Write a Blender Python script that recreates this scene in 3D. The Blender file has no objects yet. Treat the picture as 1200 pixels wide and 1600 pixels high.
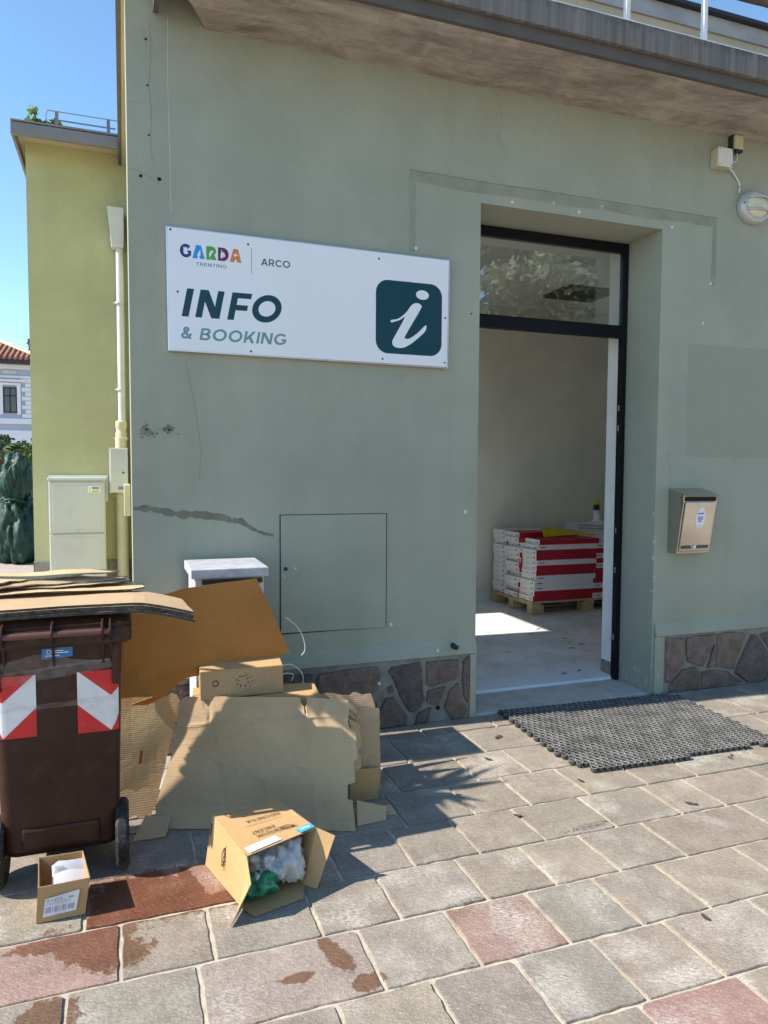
import bpy, bmesh, math, random
from mathutils import Vector, Matrix, noise
from mathutils.geometry import tessellate_polygon
random.seed(7)
PI = math.pi; R = math.radians
scene = bpy.context.scene
COL = scene.collection

# ------------------------------------------------------------------ camera, sky, sun, exposure
cam = bpy.data.cameras.new('camera'); camo = bpy.data.objects.new('camera', cam); COL.objects.link(camo)
cam.sensor_fit = 'VERTICAL'; cam.sensor_height = 36.0; cam.lens = 1129.376/1600*36
cam.clip_start = 0.05; cam.clip_end = 2000
_r = Vector((0.94098486, -0.33840627, 0.00535643)); _u = Vector((0.01469033, 0.05664975, 0.99828603)); _f = Vector((0.33812969, 0.93929335, -0.05827786))
m = Matrix.Identity(4)
for i in range(3):
    m[i][0] = _r[i]; m[i][1] = _u[i]; m[i][2] = -_f[i]
m.translation = (-0.039, -3.89, 1.5)
camo.matrix_world = m
scene.camera = camo

SUN_EL = 42.0; SUN_BEHIND = 3.6           # sun to the left, a little behind the plane of the front wall
sun_dir = Vector((-math.cos(R(SUN_BEHIND))*math.cos(R(SUN_EL)), math.sin(R(SUN_BEHIND))*math.cos(R(SUN_EL)), math.sin(R(SUN_EL))))
w = bpy.data.worlds.new('World'); scene.world = w; w.use_nodes = True
wn = w.node_tree.nodes; bg = wn['Background']
sky = wn.new('ShaderNodeTexSky'); sky.sky_type = 'NISHITA'; sky.sun_disc = False
sky.sun_elevation = R(SUN_EL); sky.sun_rotation = R(-90+SUN_BEHIND); sky.altitude = 100; sky.air_density = 1.0; sky.dust_density = 0.0; sky.ozone_density = 2.0
tint = wn.new('ShaderNodeMix'); tint.data_type = 'RGBA'; tint.blend_type = 'MULTIPLY'; tint.inputs[0].default_value = 1.0; tint.inputs[7].default_value = (.90, 1.05, 1.06, 1)   # clear alpine blue
w.node_tree.links.new(sky.outputs[0], tint.inputs[6]); w.node_tree.links.new(tint.outputs[2], bg.inputs[0]); bg.inputs[1].default_value = 0.15
sl = bpy.data.lights.new('sun', 'SUN'); sl.energy = 5.0; sl.angle = R(0.5); sl.color = (1.0, 0.925, 0.815)
so = bpy.data.objects.new('sun', sl); COL.objects.link(so); so.rotation_euler = (-sun_dir).to_track_quat('-Z', 'Y').to_euler()
scene.view_settings.view_transform = 'Standard'; scene.view_settings.look = 'None'
scene.view_settings.exposure = 0.72; scene.view_settings.gamma = 1.0
scene.cycles.max_bounces = 10; scene.cycles.diffuse_bounces = 6; scene.cycles.transparent_max_bounces = 12

# ------------------------------------------------------------------ node helpers and materials
class NT:
    def __init__(s, name):
        s.m = bpy.data.materials.new(name); s.m.use_nodes = True; s.t = s.m.node_tree
        s.b = s.t.nodes['Principled BSDF']
    def n(s, typ, ins=None, **props):
        d = s.t.nodes.new('ShaderNode'+typ)
        for k, v in props.items(): setattr(d, k, v)
        for k, v in (ins or {}).items():
            if hasattr(v, 'is_output') or isinstance(v, bpy.types.NodeSocket): s.t.links.new(v, d.inputs[k])
            else: d.inputs[k].default_value = v
        return d
    def noise(s, vec, scale, detail=4, rough=.55, dist=0):
        return s.n('TexNoise', {'Vector': vec, 'Scale': scale, 'Detail': detail, 'Roughness': rough, 'Distortion': dist}).outputs['Fac']
    def ramp(s, fac, a, b, c0=(0,0,0,1), c1=(1,1,1,1)):
        if a > b: a, b, c0, c1 = b, a, c1, c0
        d = s.n('ValToRGB', {'Fac': fac}); e = d.color_ramp.elements
        e[0].position = a; e[1].position = b; e[0].color = c0; e[1].color = c1
        return d.outputs['Color']
    def mix(s, fac, a, b, typ='MIX'):
        d = s.n('Mix', {}, data_type='RGBA', blend_type=typ)
        for k, v in ((0, fac), (6, a), (7, b)):
            if isinstance(v, bpy.types.NodeSocket): s.t.links.new(v, d.inputs[k])
            else: d.inputs[k].default_value = v if not isinstance(v, tuple) or len(v) == 4 else (*v, 1)
        return d.outputs[2]
    def math(s, op, a, b=0.0, clamp=False):
        d = s.n('Math', {0: a, 1: b}, operation=op, use_clamp=clamp); return d.outputs[0]
    def coord(s, which='Object'):
        return s.n('TexCoord').outputs[which]
    def mapping(s, vec, scale=(1,1,1), loc=(0,0,0), rot=(0,0,0)):
        return s.n('Mapping', {'Vector': vec, 'Scale': scale, 'Location': loc, 'Rotation': rot}).outputs[0]
    def sep(s, vec):
        d = s.n('SeparateXYZ', {0: vec}); return d.outputs
    def bump(s, h, strength, dist=.01, prev=None):
        ins = {'Height': h, 'Strength': strength, 'Distance': dist}
        if prev is not None: ins['Normal'] = prev
        return s.n('Bump', ins).outputs[0]
    def set(s, **kw):
        for k, v in kw.items():
            k = {'base': 'Base Color', 'rough': 'Roughness', 'metal': 'Metallic', 'normal': 'Normal', 'spec': 'Specular IOR Level', 'alpha': 'Alpha', 'trans': 'Transmission Weight'}.get(k, k)
            if isinstance(v, bpy.types.NodeSocket): s.t.links.new(v, s.b.inputs[k])
            else: s.b.inputs[k].default_value = v if not isinstance(v, tuple) or len(v) == 4 else (*v, 1)
        return s.m
def c3(c, k): return (min(1, c[0]*k), min(1, c[1]*k), min(1, c[2]*k), 1)
def simple(name, c, rough=.6, metal=0, var=.12, vs=5.0, bump=.1, bs=60.0, spec=.4, stretch=(1,1,1), dirt=None, dirtamt=.3):
    t = NT(name); v = t.mapping(t.coord(), stretch)
    f = t.ramp(t.noise(v, vs, 5), .3, .7)
    col = t.mix(f, c3(c, 1-var), c3(c, 1+var))
    if dirt:
        f2 = t.ramp(t.noise(v, vs*2.7, 6, .65), .52, .75)
        col = t.mix(t.math('MULTIPLY', f2, dirtamt), col, dirt)
    rr = t.n('MapRange', {0: t.noise(v, vs*3), 3: max(0, rough-.1), 4: min(1, rough+.1)}).outputs[0]
    t.set(base=col, rough=rr, metal=metal, spec=spec)
    if bump: t.set(normal=t.bump(t.noise(v, bs, 4), bump, .004))
    return t.m
MT = {}
def plaster(name, c, patchwork=False):
    t = NT(name); v = t.coord()
    big = t.ramp(t.noise(v, 1.1, 5, .6), .3, .72)
    col = t.mix(big, c3(c, .85), c3(c, 1.10))
    st = t.ramp(t.noise(t.mapping(v, (9, 9, .55)), 1.0, 5, .6), .45, .8)
    col = t.mix(t.math('MULTIPLY', st, .07), col, c3(c, 1.5))
    st2 = t.ramp(t.noise(t.mapping(v, (6, 6, .4), (3, 1, 7)), 1.3, 6, .6), .5, .8)
    col = t.mix(t.math('MULTIPLY', st2, .13), col, c3(c, .62))
    cl = t.ramp(t.noise(v, 4.5, 6, .7), .55, .75)
    col = t.mix(t.math('MULTIPLY', cl, .14), col, (c[0]*1.25, c[1]*1.2, c[2]*1.1, 1))
    h = t.noise(v, 35, 5, .6)
    if patchwork:
        x, y, z = t.sep(v)
        def rng(s, a, b, soft):
            return t.math('MULTIPLY', t.math('DIVIDE', t.math('SUBTRACT', s, a), soft, True), t.math('DIVIDE', t.math('SUBTRACT', b, s), soft, True))
        # repainted rectangle where an old notice board hung
        pm = t.math('MULTIPLY', rng(x, 3.5, 4.35, .008), rng(z, 1.595, 2.355, .008))
        col = t.mix(t.math('MULTIPLY', pm, .75), col, (c[0]*.86, c[1]*.84, c[2]*.84, 1))
        pm2 = t.math('MULTIPLY', rng(x, 1.53, 3.69, .03), rng(z, 2.70, 3.13, .03))
        col = t.mix(t.math('MULTIPLY', pm2, .25), col, c3(c, 1.12))
        # lichen / washed-out stain below the soffit
        g = t.math('ADD', z, t.math('MULTIPLY', t.math('SUBTRACT', t.noise(v, 3.2, 6, .65), .5), .9))
        gm = t.n('MapRange', {0: g, 1: 3.5, 2: 3.78}).outputs[0]
        gm = t.math('MULTIPLY', gm, t.ramp(t.noise(v, 7, 6, .7), .35, .62))
        col = t.mix(t.math('MULTIPLY', gm, .5), col, (.30, .31, .19, 1))
        # chipped paint along the right jamb corner and low at the foot
        ch = t.math('MULTIPLY', t.math('MULTIPLY', rng(x, 3.245, 3.292, .014), t.math('LESS_THAN', y, .03)), t.ramp(t.noise(v, 24, 5, .6), .60, .64))
        ch = t.math('MULTIPLY', ch, t.n('MapRange', {0: z, 1: 1.75, 2: .9}).outputs[0])
        col = t.mix(ch, col, (.6, .58, .53, 1))
        ft = t.math('MULTIPLY', t.ramp(t.noise(v, 19, 5, .6), .58, .63), t.n('MapRange', {0: z, 1: .30, 2: .02}).outputs[0])
        col = t.mix(ft, col, (.5, .48, .43, 1))
        dots = t.n('TexVoronoi', {'Vector': v, 'Scale': 3.1}, feature='F1').outputs['Distance']
        col = t.mix(t.math('LESS_THAN', dots, .017), col, (.62, .62, .58, 1))
    tr = t.noise(t.mapping(v, (1, 1, 1), (0, 0, 0), (0, R(25), 0)), 11, 7, .7, 1.2)
    col = t.mix(t.math('MULTIPLY', t.ramp(tr, .52, .74), .13), col, c3(c, .7))
    col = t.mix(t.math('MULTIPLY', t.ramp(t.noise(v, 60, 4, .7), .60, .75), .15), col, c3(c, 1.35))
    nb = t.bump(h, .35, .006); nb = t.bump(tr, .22, .012, nb); nb = t.bump(t.noise(v, 3.5, 4), .35, .03, nb)
    return t.set(base=col, rough=.62, normal=nb, spec=.35)
MT['sage'] = plaster('sage_plaster', (.330, .345, .274), True)
MT['olive'] = plaster('olive_plaster', (.46, .45, .235))
MT['cream'] = plaster('cream_plaster', (.50, .42, .28))
MT['inwall'] = plaster('interior_plaster', (.74, .72, .62))
MT['inwhite'] = simple('white_reveal', (.80, .80, .78), .6, var=.05, bump=.08)
MT['plasterdark'] = simple('filler', (.175, .172, .135), .9, var=.25, vs=12, bump=.5, bs=90)
MT['ridge'] = simple('plaster_scar', (.255, .268, .212), .7, var=.15, vs=6, bump=.3)

def concrete():
    t = NT('soffit_concrete'); v = t.coord()
    a = t.ramp(t.noise(t.mapping(v, (1.0, 2.6, 2.6)), 1.5, 8, .68, .9), .30, .68)
    col = t.mix(a, (.19, .165, .135), (.52, .475, .395))
    b = t.ramp(t.noise(v, 5, 7, .72, .8), .42, .66)
    col = t.mix(t.math('MULTIPLY', b, .6), col, (.20, .155, .115))
    d = t.ramp(t.noise(t.mapping(v, (.9, 6, 6)), 2.2, 8, .75, .5), .50, .66)
    col = t.mix(t.math('MULTIPLY', d, .4), col, (.62, .56, .46))
    nb = t.bump(t.noise(v, 28, 6, .7), .5, .01); nb = t.bump(t.noise(t.mapping(v, (1, 3, 3)), 3, 6), .5, .02, nb)
    return t.set(base=col, rough=.9, normal=nb, spec=.2)
MT['soffit'] = concrete()
def fascia():
    t = NT('fascia_sheet'); v = t.coord()
    a = t.ramp(t.noise(t.mapping(v, (30, 30, .6)), 1.0, 5, .65), .35, .72)
    col = t.mix(a, (.115, .105, .095), (.23, .215, .20))
    z = t.sep(v)[2]
    g = t.math('MULTIPLY', t.n('MapRange', {0: z, 1: 3.885, 2: 3.94}).outputs[0], t.ramp(t.noise(v, 22, 6, .7), .42, .6))
    col = t.mix(t.math('MULTIPLY', g, .8), col, (.035, .034, .026))
    return t.set(base=col, rough=.65, normal=t.bump(t.noise(v, 50), .2, .004), spec=.3)
MT['fascia'] = fascia()
MT['drip'] = simple('drip_flashing', (.105, .095, .083), .6, var=.15)
MT['greymetal'] = simple('grey_sheet_metal', (.20, .195, .20), .5, var=.06, bump=.03)
MT['whitepaint'] = simple('white_painted_metal', (.74, .75, .76), .45, var=.06, bump=.05, dirt=(.35, .28, .2, 1), dirtamt=.35)
MT['black'] = simple('black_lacquered_frame', (.006, .0065, .009), .5, var=.2, bump=.02, spec=.18)
MT['darkmetal'] = simple('dark_metal', (.03, .03, .032), .5)
MT['hole'] = simple('dark_hole', (.01, .01, .01), .9, bump=0)
MT['stripe_wall'] = simple('grey_render_band', (.36, .36, .36), .8, var=.2, vs=4, bump=.25, dirt=(.5, .38, .24, 1), dirtamt=.5)

def stone(name, wet=False):
    """paving porphyry: tint from each stone's own object colour; sawn-cleft grain, pale scuffs, a few spill stains"""
    t = NT(name); v = t.coord()
    oi = t.n('ObjectInfo'); tint = oi.outputs['Color']; rnd = oi.outputs['Random']
    off = t.n('CombineXYZ', {0: t.math('MULTIPLY', rnd, 37), 1: t.math('MULTIPLY', rnd, 91), 2: 0.0}).outputs[0]
    vo = t.n('VectorMath', {0: v, 1: off}, operation='ADD').outputs[0]
    f = t.ramp(t.noise(vo, 7, 6, .65), .3, .72)
    dk = t.n('Mix', {6: tint, 7: (.76, .75, .74, 1), 0: 1.0}, data_type='RGBA', blend_type='MULTIPLY').outputs[2]
    lt = t.n('Mix', {6: tint, 7: (1.22, 1.22, 1.2, 1), 0: 1.0}, data_type='RGBA', blend_type='MULTIPLY').outputs[2]
    col = t.mix(f, dk, lt)
    # brushed diagonal cleft
    mp = t.mapping(vo, (1, 1, 1), (0, 0, 0), (0, 0, R(38)))
    gr = t.noise(t.mapping(mp, (34, 130, 40)), 1.0, 5, .65)
    col = t.mix(t.math('MULTIPLY', t.ramp(gr, .5, .72), .34), col, (.56, .52, .44))
    spk = t.noise(vo, 150, 3, .6)
    col = t.mix(t.math('MULTIPLY', t.ramp(spk, .54, .70), .32), col, (.60, .56, .48))
    col = t.mix(t.math('MULTIPLY', t.ramp(spk, .44, .30), .42), col, (.10, .09, .075))
    # pale lime scuffs
    wm = t.math('MULTIPLY', t.ramp(t.noise(vo, 3.4, 4, .6), .52, .70), t.ramp(t.noise(t.mapping(mp, (60, 150, 40)), 1, 4, .6), .40, .60))
    col = t.mix(t.math('MULTIPLY', wm, .6), col, (.72, .68, .61))
    # spill stains in world space (the stones' origin is the world origin)
    x, y, z = t.sep(v)
    wob = t.math('MULTIPLY', t.math('SUBTRACT', t.noise(t.mapping(v, (1, .8, 1)), 13, 9, .75), .5), 2.6)
    def ell(cx, cy, rx, ry, rot=0):
        dx = t.math('SUBTRACT', x, cx); dy = t.math('SUBTRACT', y, cy)
        ca, sa = math.cos(R(rot)), math.sin(R(rot))
        ex = t.math('DIVIDE', t.math('ADD', t.math('MULTIPLY', dx, ca), t.math('MULTIPLY', dy, sa)), rx)
        ey = t.math('DIVIDE', t.math('SUBTRACT', t.math('MULTIPLY', dy, ca), t.math('MULTIPLY', dx, sa)), ry)
        d = t.math('ADD', t.math('SQRT', t.math('ADD', t.math('MULTIPLY', ex, ex), t.math('MULTIPLY', ey, ey))), wob)
        return t.n('MapRange', {0: d, 1: 1.04, 2: .92}).outputs[0]
    st = ell(.0, -1.30, .19, .16)
    for a in ((.08, -1.40, .36, .05, 0), (.165, -1.27, .035, .13, 12), (.30, -1.40, .10, .05, 0), (-.13, -1.55, .15, .10, -25), (-.18, -1.47, .20, .045, 0),
              (.555, -1.80, .035, .10, 15), (.62, -1.96, .06, .04, 10), (.42, -1.875, .05, .022, 0), (-.25, -1.80, .09, .07, 0)):
        st = t.math('MAXIMUM', st, ell(*a))
    wetc = t.n('Mix', {6: col, 7: (.50, .30, .20, 1), 0: 1.0}, data_type='RGBA', blend_type='MULTIPLY').outputs[2]
    col = t.mix(t.math('MULTIPLY', st, .88), col, wetc)
    dr = ell(1.08, -1.705, .09, .018)
    for a in ((1.80, -1.39, .13, .022, 4), (.93, -2.0, .05, .02, 0), (.37, -1.44, .05, .02, 0)):
        dr = t.math('MAXIMUM', dr, ell(*a))
    dr = t.math('MULTIPLY', dr, t.ramp(t.noise(v, 60, 6, .75), .42, .60))
    col = t.mix(t.math('MULTIPLY', dr, .75), col, (.06, .05, .045))
    rough = t.math('SUBTRACT', .82, t.math('MULTIPLY', st, .32))
    nb = t.bump(gr, .5, .006); nb = t.bump(t.noise(vo, 55, 5, .65), .45, .006, nb); nb = t.bump(t.noise(vo, 7, 3), .5, .012, nb)
    return t.set(base=col, rough=rough, normal=nb, spec=.3)
MT['paver'] = stone('paving_porphyry')
MT['mortar'] = simple('sandy_mortar', (.47, .41, .32), .95, var=.22, vs=9, bump=.6, bs=120, dirt=(.22, .16, .11, 1), dirtamt=.6)
def plinthstone():
    t = NT('plinth_porphyry'); v = t.coord(); oi = t.n('ObjectInfo')
    tint = oi.outputs['Color']
    f = t.ramp(t.noise(v, 18, 6, .7), .3, .7)
    dk = t.n('Mix', {6: tint, 7: (.62, .6, .6, 1), 0: 1.0}, data_type='RGBA', blend_type='MULTIPLY').outputs[2]
    lt = t.n('Mix', {6: tint, 7: (1.45, 1.4, 1.35, 1), 0: 1.0}, data_type='RGBA', blend_type='MULTIPLY').outputs[2]
    col = t.mix(f, dk, lt)
    col = t.mix(t.math('MULTIPLY', t.ramp(t.noise(v, 190, 3), .56, .7), .4), col, (.42, .39, .37))
    nb = t.bump(t.noise(v, 45, 6, .7), .8, .01); nb = t.bump(t.noise(t.mapping(v, (40, 40, 110)), 1, 4), .35, .008, nb)
    return t.set(base=col, rough=.8, normal=nb, spec=.3)
MT['plinth'] = plinthstone()
MT['plinthmortar'] = simple('plinth_mortar', (.25, .23, .20), .95, var=.25, vs=10, bump=.7, bs=70)
def cobble():
    t = NT('street_cobble'); v = t.coord()
    br = t.n('TexBrick', {'Vector': v, 'Color1': (.42, .33, .27, 1), 'Color2': (.34, .27, .23, 1), 'Mortar': (.45, .39, .32, 1), 'Scale': 3.0, 'Mortar Size': .018})
    col = t.mix(t.math('MULTIPLY', t.ramp(t.noise(v, 2.2, 5), .4, .7), .4), br.outputs['Color'], (.5, .42, .35))
    return t.set(base=col, rough=.85, normal=t.bump(t.noise(v, 40), .4, .01))
MT['cobble'] = cobble()
def cardboard(name, c, flute=210.0, print_amt=0, stain=0.0):
    t = NT(name); uv = t.coord('UV')
    f = t.ramp(t.noise(uv, 4, 5, .6), .3, .72)
    col = t.mix(f, c3(c, .88), c3(c, 1.1))
    fi = t.noise(t.mapping(uv, (18, 260, 1)), 1, 4, .6)
    col = t.mix(t.math('MULTIPLY', t.ramp(fi, .5, .75), .18), col, c3(c, .62))
    u, vv, _ = t.sep(uv)
    wob = t.math('MULTIPLY', t.noise(uv, 3, 3), .02)
    wv = t.math('SINE', t.math('MULTIPLY', t.math('ADD', vv, wob), flute*2*PI/ (2*PI) * 2*PI/2))
    lines = t.ramp(t.noise(t.mapping(uv, (2.2, 42, 1)), 1, 5, .75), .57, .66)
    col = t.mix(t.math('MULTIPLY', lines, .22), col, c3(c, .55))
    if stain:
        ring = t.math('ABSOLUTE', t.math('SUBTRACT', t.noise(uv, 2.6, 3, .5, .4), .5))
        col = t.mix(t.math('MULTIPLY', t.ramp(ring, .009, .0), stain), col, c3(c, .45))
        col = t.mix(t.math('MULTIPLY', t.ramp(t.noise(uv, 2.6, 3, .5, .4), .5, .53), stain*.3), col, c3(c, .72))
    col = t.mix(t.math('MULTIPLY', t.ramp(wv, .2, .95), .08), col, c3(c, .6))
    nb = t.bump(wv, .10, .003); nb = t.bump(t.noise(uv, 9, 5, .6), .35, .012, nb); nb = t.bump(lines, .25, .004, nb)
    return t.set(base=col, rough=.85, normal=nb, spec=.15)
MT['card'] = cardboard('pale_cardboard', (.52, .365, .215), 230, stain=.22)
MT['cardyellow'] = cardboard('honey_cardboard', (.60, .435, .24), 240, stain=.1)
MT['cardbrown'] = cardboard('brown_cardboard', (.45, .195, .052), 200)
MT['cardgrey'] = cardboard('greyed_cardboard', (.49, .35, .21), 210, stain=.18)
MT['cardbox'] = cardboard('carton_board', (.53, .335, .155), 260)
MT['cardedge'] = simple('corrugated_edge', (.055, .048, .042), .95, var=.6, vs=60, bump=.9, bs=200, dirt=(.30, .25, .19, 1), dirtamt=.55)  # shade on the stack's fluted front edges put into the dark base colour
MT['cardedgepale'] = simple('torn_corrugated_edge', (.30, .22, .13), .95, var=.5, vs=80, bump=.9, bs=160)
MT['binbrown'] = simple('brown_bin_plastic', (.046, .019, .011), .46, var=.25, vs=5, bump=.16, bs=40, spec=.24, dirt=(.15, .085, .055, 1), dirtamt=.22)
MT['binrod'] = simple('worn_brown_plastic', (.12, .055, .042), .4, var=.2, bump=.05)
MT['tyre'] = simple('rubber_tyre', (.016, .016, .018), .75, var=.3, vs=20, bump=.3, dirt=(.22, .20, .17, 1), dirtamt=.45)
MT['red'] = simple('red_reflective_film', (.60, .02, .025), .4, var=.15, vs=9, bump=.08, dirt=(.30, .10, .08, 1), dirtamt=.45)
MT['whitefilm'] = simple('white_reflective_film', (.70, .70, .70), .4, var=.08, vs=9, bump=.06, dirt=(.42, .37, .32, 1), dirtamt=.4)
MT['bluelabel'] = simple('blue_label', (.03, .17, .42), .4, var=.1, bump=.03)
MT['ink'] = simple('black_ink', (.025, .022, .02), .8, bump=0)
MT['printbrown'] = simple('brown_print', (.10, .055, .03), .85, bump=0)
MT['cyan'] = simple('cyan_sticker', (.03, .40, .66), .5, bump=0)
MT['paper'] = simple('white_paper', (.80, .80, .83), .8, var=.04, vs=8, bump=.1)
MT['lightprint'] = simple('grey_print', (.33, .33, .36), .8, bump=0)
def film(name, tint, amt, rough=.15):
    t = NT(name); v = t.coord()
    g = t.n('BsdfGlossy', {'Color': (1, 1, 1, 1), 'Roughness': rough, 'Normal': t.bump(t.noise(v, 30, 5), .6, .02)})
    d = t.n('BsdfDiffuse', {'Color': (*tint, 1)}); tr = t.n('BsdfTransparent', {'Color': (.97, .97, .97, 1)})
    m1 = t.n('MixShader', {0: .35, 1: d.outputs[0], 2: g.outputs[0]})
    k = t.math('ADD', amt*.5, t.math('MULTIPLY', t.ramp(t.noise(v, 14, 6, .7), .40, .70), amt*1.2), True)
    m2 = t.n('MixShader', {0: k, 1: tr.outputs[0], 2: m1.outputs[0]})
    t.t.links.new(m2.outputs[0], t.t.nodes['Material Output'].inputs[0]); return t.m
MT['tape'] = film('clear_tape', (.6, .55, .5), .10, .2)
MT['clearbag'] = film('clear_plastic', (.75, .82, .86), .55)
MT['greenbag'] = simple('green_plastic_bag', (.012, .19, .105), .3, var=.25, vs=12, bump=.3, bs=25, spec=.6)
MT['whitebag'] = simple('white_plastic_bag', (.52, .51, .50), .35, var=.12, vs=10, bump=.35, bs=22, spec=.5)
def glass():
    t = NT('window_glass')
    fc = t.n('LayerWeight', {'Blend': .5}).outputs['Facing']
    fr = t.math('ADD', .15, t.math('MULTIPLY', t.math('POWER', fc, 5.0), .9), True); g = t.n('BsdfGlossy', {'Color': (1, 1, 1, 1), 'Roughness': .0}); tr = t.n('BsdfTransparent', {'Color': (.93, .95, .94, 1)})
    mx = t.n('MixShader', {0: fr, 1: tr.outputs[0], 2: g.outputs[0]})
    t.t.links.new(mx.outputs[0], t.t.nodes['Material Output'].inputs[0]); return t.m
MT['glass'] = glass()
MT['darkglass'] = simple('dark_window_glass', (.035, .045, .05), .08, bump=0, spec=.8)
MT['signwhite'] = simple('sign_panel_white', (.80, .82, .86), .32, var=.02, vs=2, bump=.015, bs=6, spec=.5)
MT['alu'] = simple('aluminium_edge', (.62, .63, .65), .3, metal=.85, var=.06, bump=.02)
MT['steel'] = simple('brushed_steel', (.50, .475, .43), .13, metal=1.0, var=.06, vs=3, bump=.06, bs=18, stretch=(1, 1, 9))
MT['petrol'] = simple('petrol_ink', (.004, .052, .075), .4, var=.05, bump=0)
MT['seafoam'] = simple('seafoam_ink', (.16, .30, .31), .4, var=.05, bump=0)
MT['slate'] = simple('slate_ink', (.10, .14, .17), .4, var=.05, bump=0)
for k_, c_ in (('g1', (.012, .045, .22)), ('g2', (.02, .30, .72)), ('g3', (.10, .36, .06)), ('g4', (.13, .025, .10)), ('g5', (.74, .22, .04)), ('royal', (.03, .10, .45))):
    MT[k_] = simple('logo_ink_'+k_, c_, .4, var=.04, bump=0)
MT['boxplastic'] = simple('ivory_plastic', (.66, .65, .60), .45, var=.05, bump=.04)
MT['boxyellow'] = simple('yellowed_plastic', (.50, .46, .30), .5, var=.1, bump=.05)
MT['diffuser'] = simple('ribbed_lamp_glass', (.62, .60, .42), .25, var=.1, vs=14, bump=.5, bs=45, spec=.6)
MT['lampring'] = simple('grey_lamp_casting', (.50, .51, .53), .4, metal=.3, var=.06)
MT['cabinet'] = simple('grey_green_cabinet', (.55, .55, .50), .5, var=.06, vs=2, bump=.06, dirt=(.36, .35, .28, 1), dirtamt=.3)
MT['pipe'] = simple('painted_downpipe', (.58, .58, .56), .45, var=.08, bump=.04)
MT['pipecream'] = simple('cream_downpipe', (.55, .51, .33), .5, var=.12, vs=4, bump=.06)
MT['whitewood'] = simple('whitewashed_board', (.60, .60, .62), .6, var=.08, vs=5, bump=.25, bs=30, stretch=(1, 1, 4))
MT['greystone'] = simple('grey_slab', (.42, .425, .45), .6, var=.2, vs=18, bump=.2)
MT['floor'] = simple('dusty_screed', (.74, .75, .76), .55, var=.14, vs=3, bump=.1, dirt=(.30, .29, .27, 1), dirtamt=.5)
MT['marble'] = simple('white_marble_sill', (.72, .74, .78), .4, var=.06, vs=4, bump=.05)
MT['sillstone'] = simple('grey_sill_stone', (.46, .44, .41), .8, var=.16, vs=9, bump=.3)
MT['ceiling'] = simple('white_ceiling', (.76, .74, .70), .8, var=.03, bump=.05)
MT['cartonwhite'] = simple('white_glossy_carton', (.70, .70, .70), .45, var=.05, vs=9, bump=.05)
MT['cartonred'] = simple('red_glossy_carton', (.42, .012, .03), .4, var=.12, bump=.05)
MT['pallet'] = simple('raw_pallet_wood', (.46, .34, .19), .8, var=.25, vs=6, bump=.4, bs=30, stretch=(1, 6, 6))
MT['yellow'] = simple('yellow_plastic_strip', (.62, .50, .015), .45, var=.1, bump=.04)
def rubber():
    t = NT('dusty_rubber'); v = t.coord(); nz = t.sep(t.n('NewGeometry').outputs['Normal'])[2]
    up = t.math('MULTIPLY', t.ramp(nz, .2, .8), t.ramp(t.noise(v, 9, 6, .7), .25, .6))
    col = t.mix(t.ramp(t.noise(v, 30, 5, .7), .35, .7), (.022, .022, .022), (.075, .073, .07))
    col = t.mix(up, col, (.40, .385, .36))
    return t.set(base=col, rough=.75, normal=t.bump(t.noise(v, 140), .3, .002), spec=.3)
MT['rubbermat'] = rubber()
MT['leafdry'] = simple('dry_leaf', (.075, .055, .04), .9, bump=.3)
MT['wire'] = simple('pale_wire', (.66, .66, .62), .5, bump=0)
MT['tarp'] = simple('green_tarpaulin', (.014, .050, .034), .55, var=.35, vs=6, bump=.5, bs=14, spec=.35)
MT['villawall'] = simple('blue_grey_render', (.40, .43, .50), .8, var=.04, vs=.5, bump=.05)
MT['villawhite'] = simple('white_trim', (.74, .74, .75), .7, var=.05, bump=.05)
MT['terracotta'] = simple('terracotta_tile', (.36, .17, .10), .85, var=.25, vs=1.5, bump=.2)
MT['woodbrown'] = simple('brown_window_wood', (.06, .025, .02), .5)
MT['carpaint'] = simple('silver_blue_car_paint', (.42, .46, .52), .25, metal=.4, var=.03, bump=0, spec=.6)
MT['bark'] = simple('bark', (.09, .065, .045), .95, var=.3, vs=8, bump=.8, bs=20)
def leafmat(name, c):
    t = NT(name); oi = t.n('Attribute', {}, attribute_name='tone', attribute_type='GEOMETRY')
    col = t.mix(oi.outputs['Fac'], c3(c, .5), c3(c, 1.5))
    tr = t.n('BsdfTranslucent', {'Color': col}); mx = t.n('MixShader', {0: .25, 1: t.b.outputs[0], 2: tr.outputs[0]})
    t.set(base=col, rough=.55, spec=.3); t.t.links.new(mx.outputs[0], t.t.nodes['Material Output'].inputs[0]); return t.m
MT['leafdark'] = leafmat('dark_leaf', (.035, .065, .02))
MT['leafmid'] = leafmat('mid_leaf', (.075, .125, .028))
MT['leafcedar'] = leafmat('cedar_needles', (.075, .11, .07))
MT['leafpale'] = leafmat('silvery_cedar_needles', (.24, .27, .18))
MT['leafvine'] = leafmat('vine_leaf', (.17, .24, .035))
MT['leafyucca'] = leafmat('yucca_leaf', (.06, .10, .035))

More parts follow.
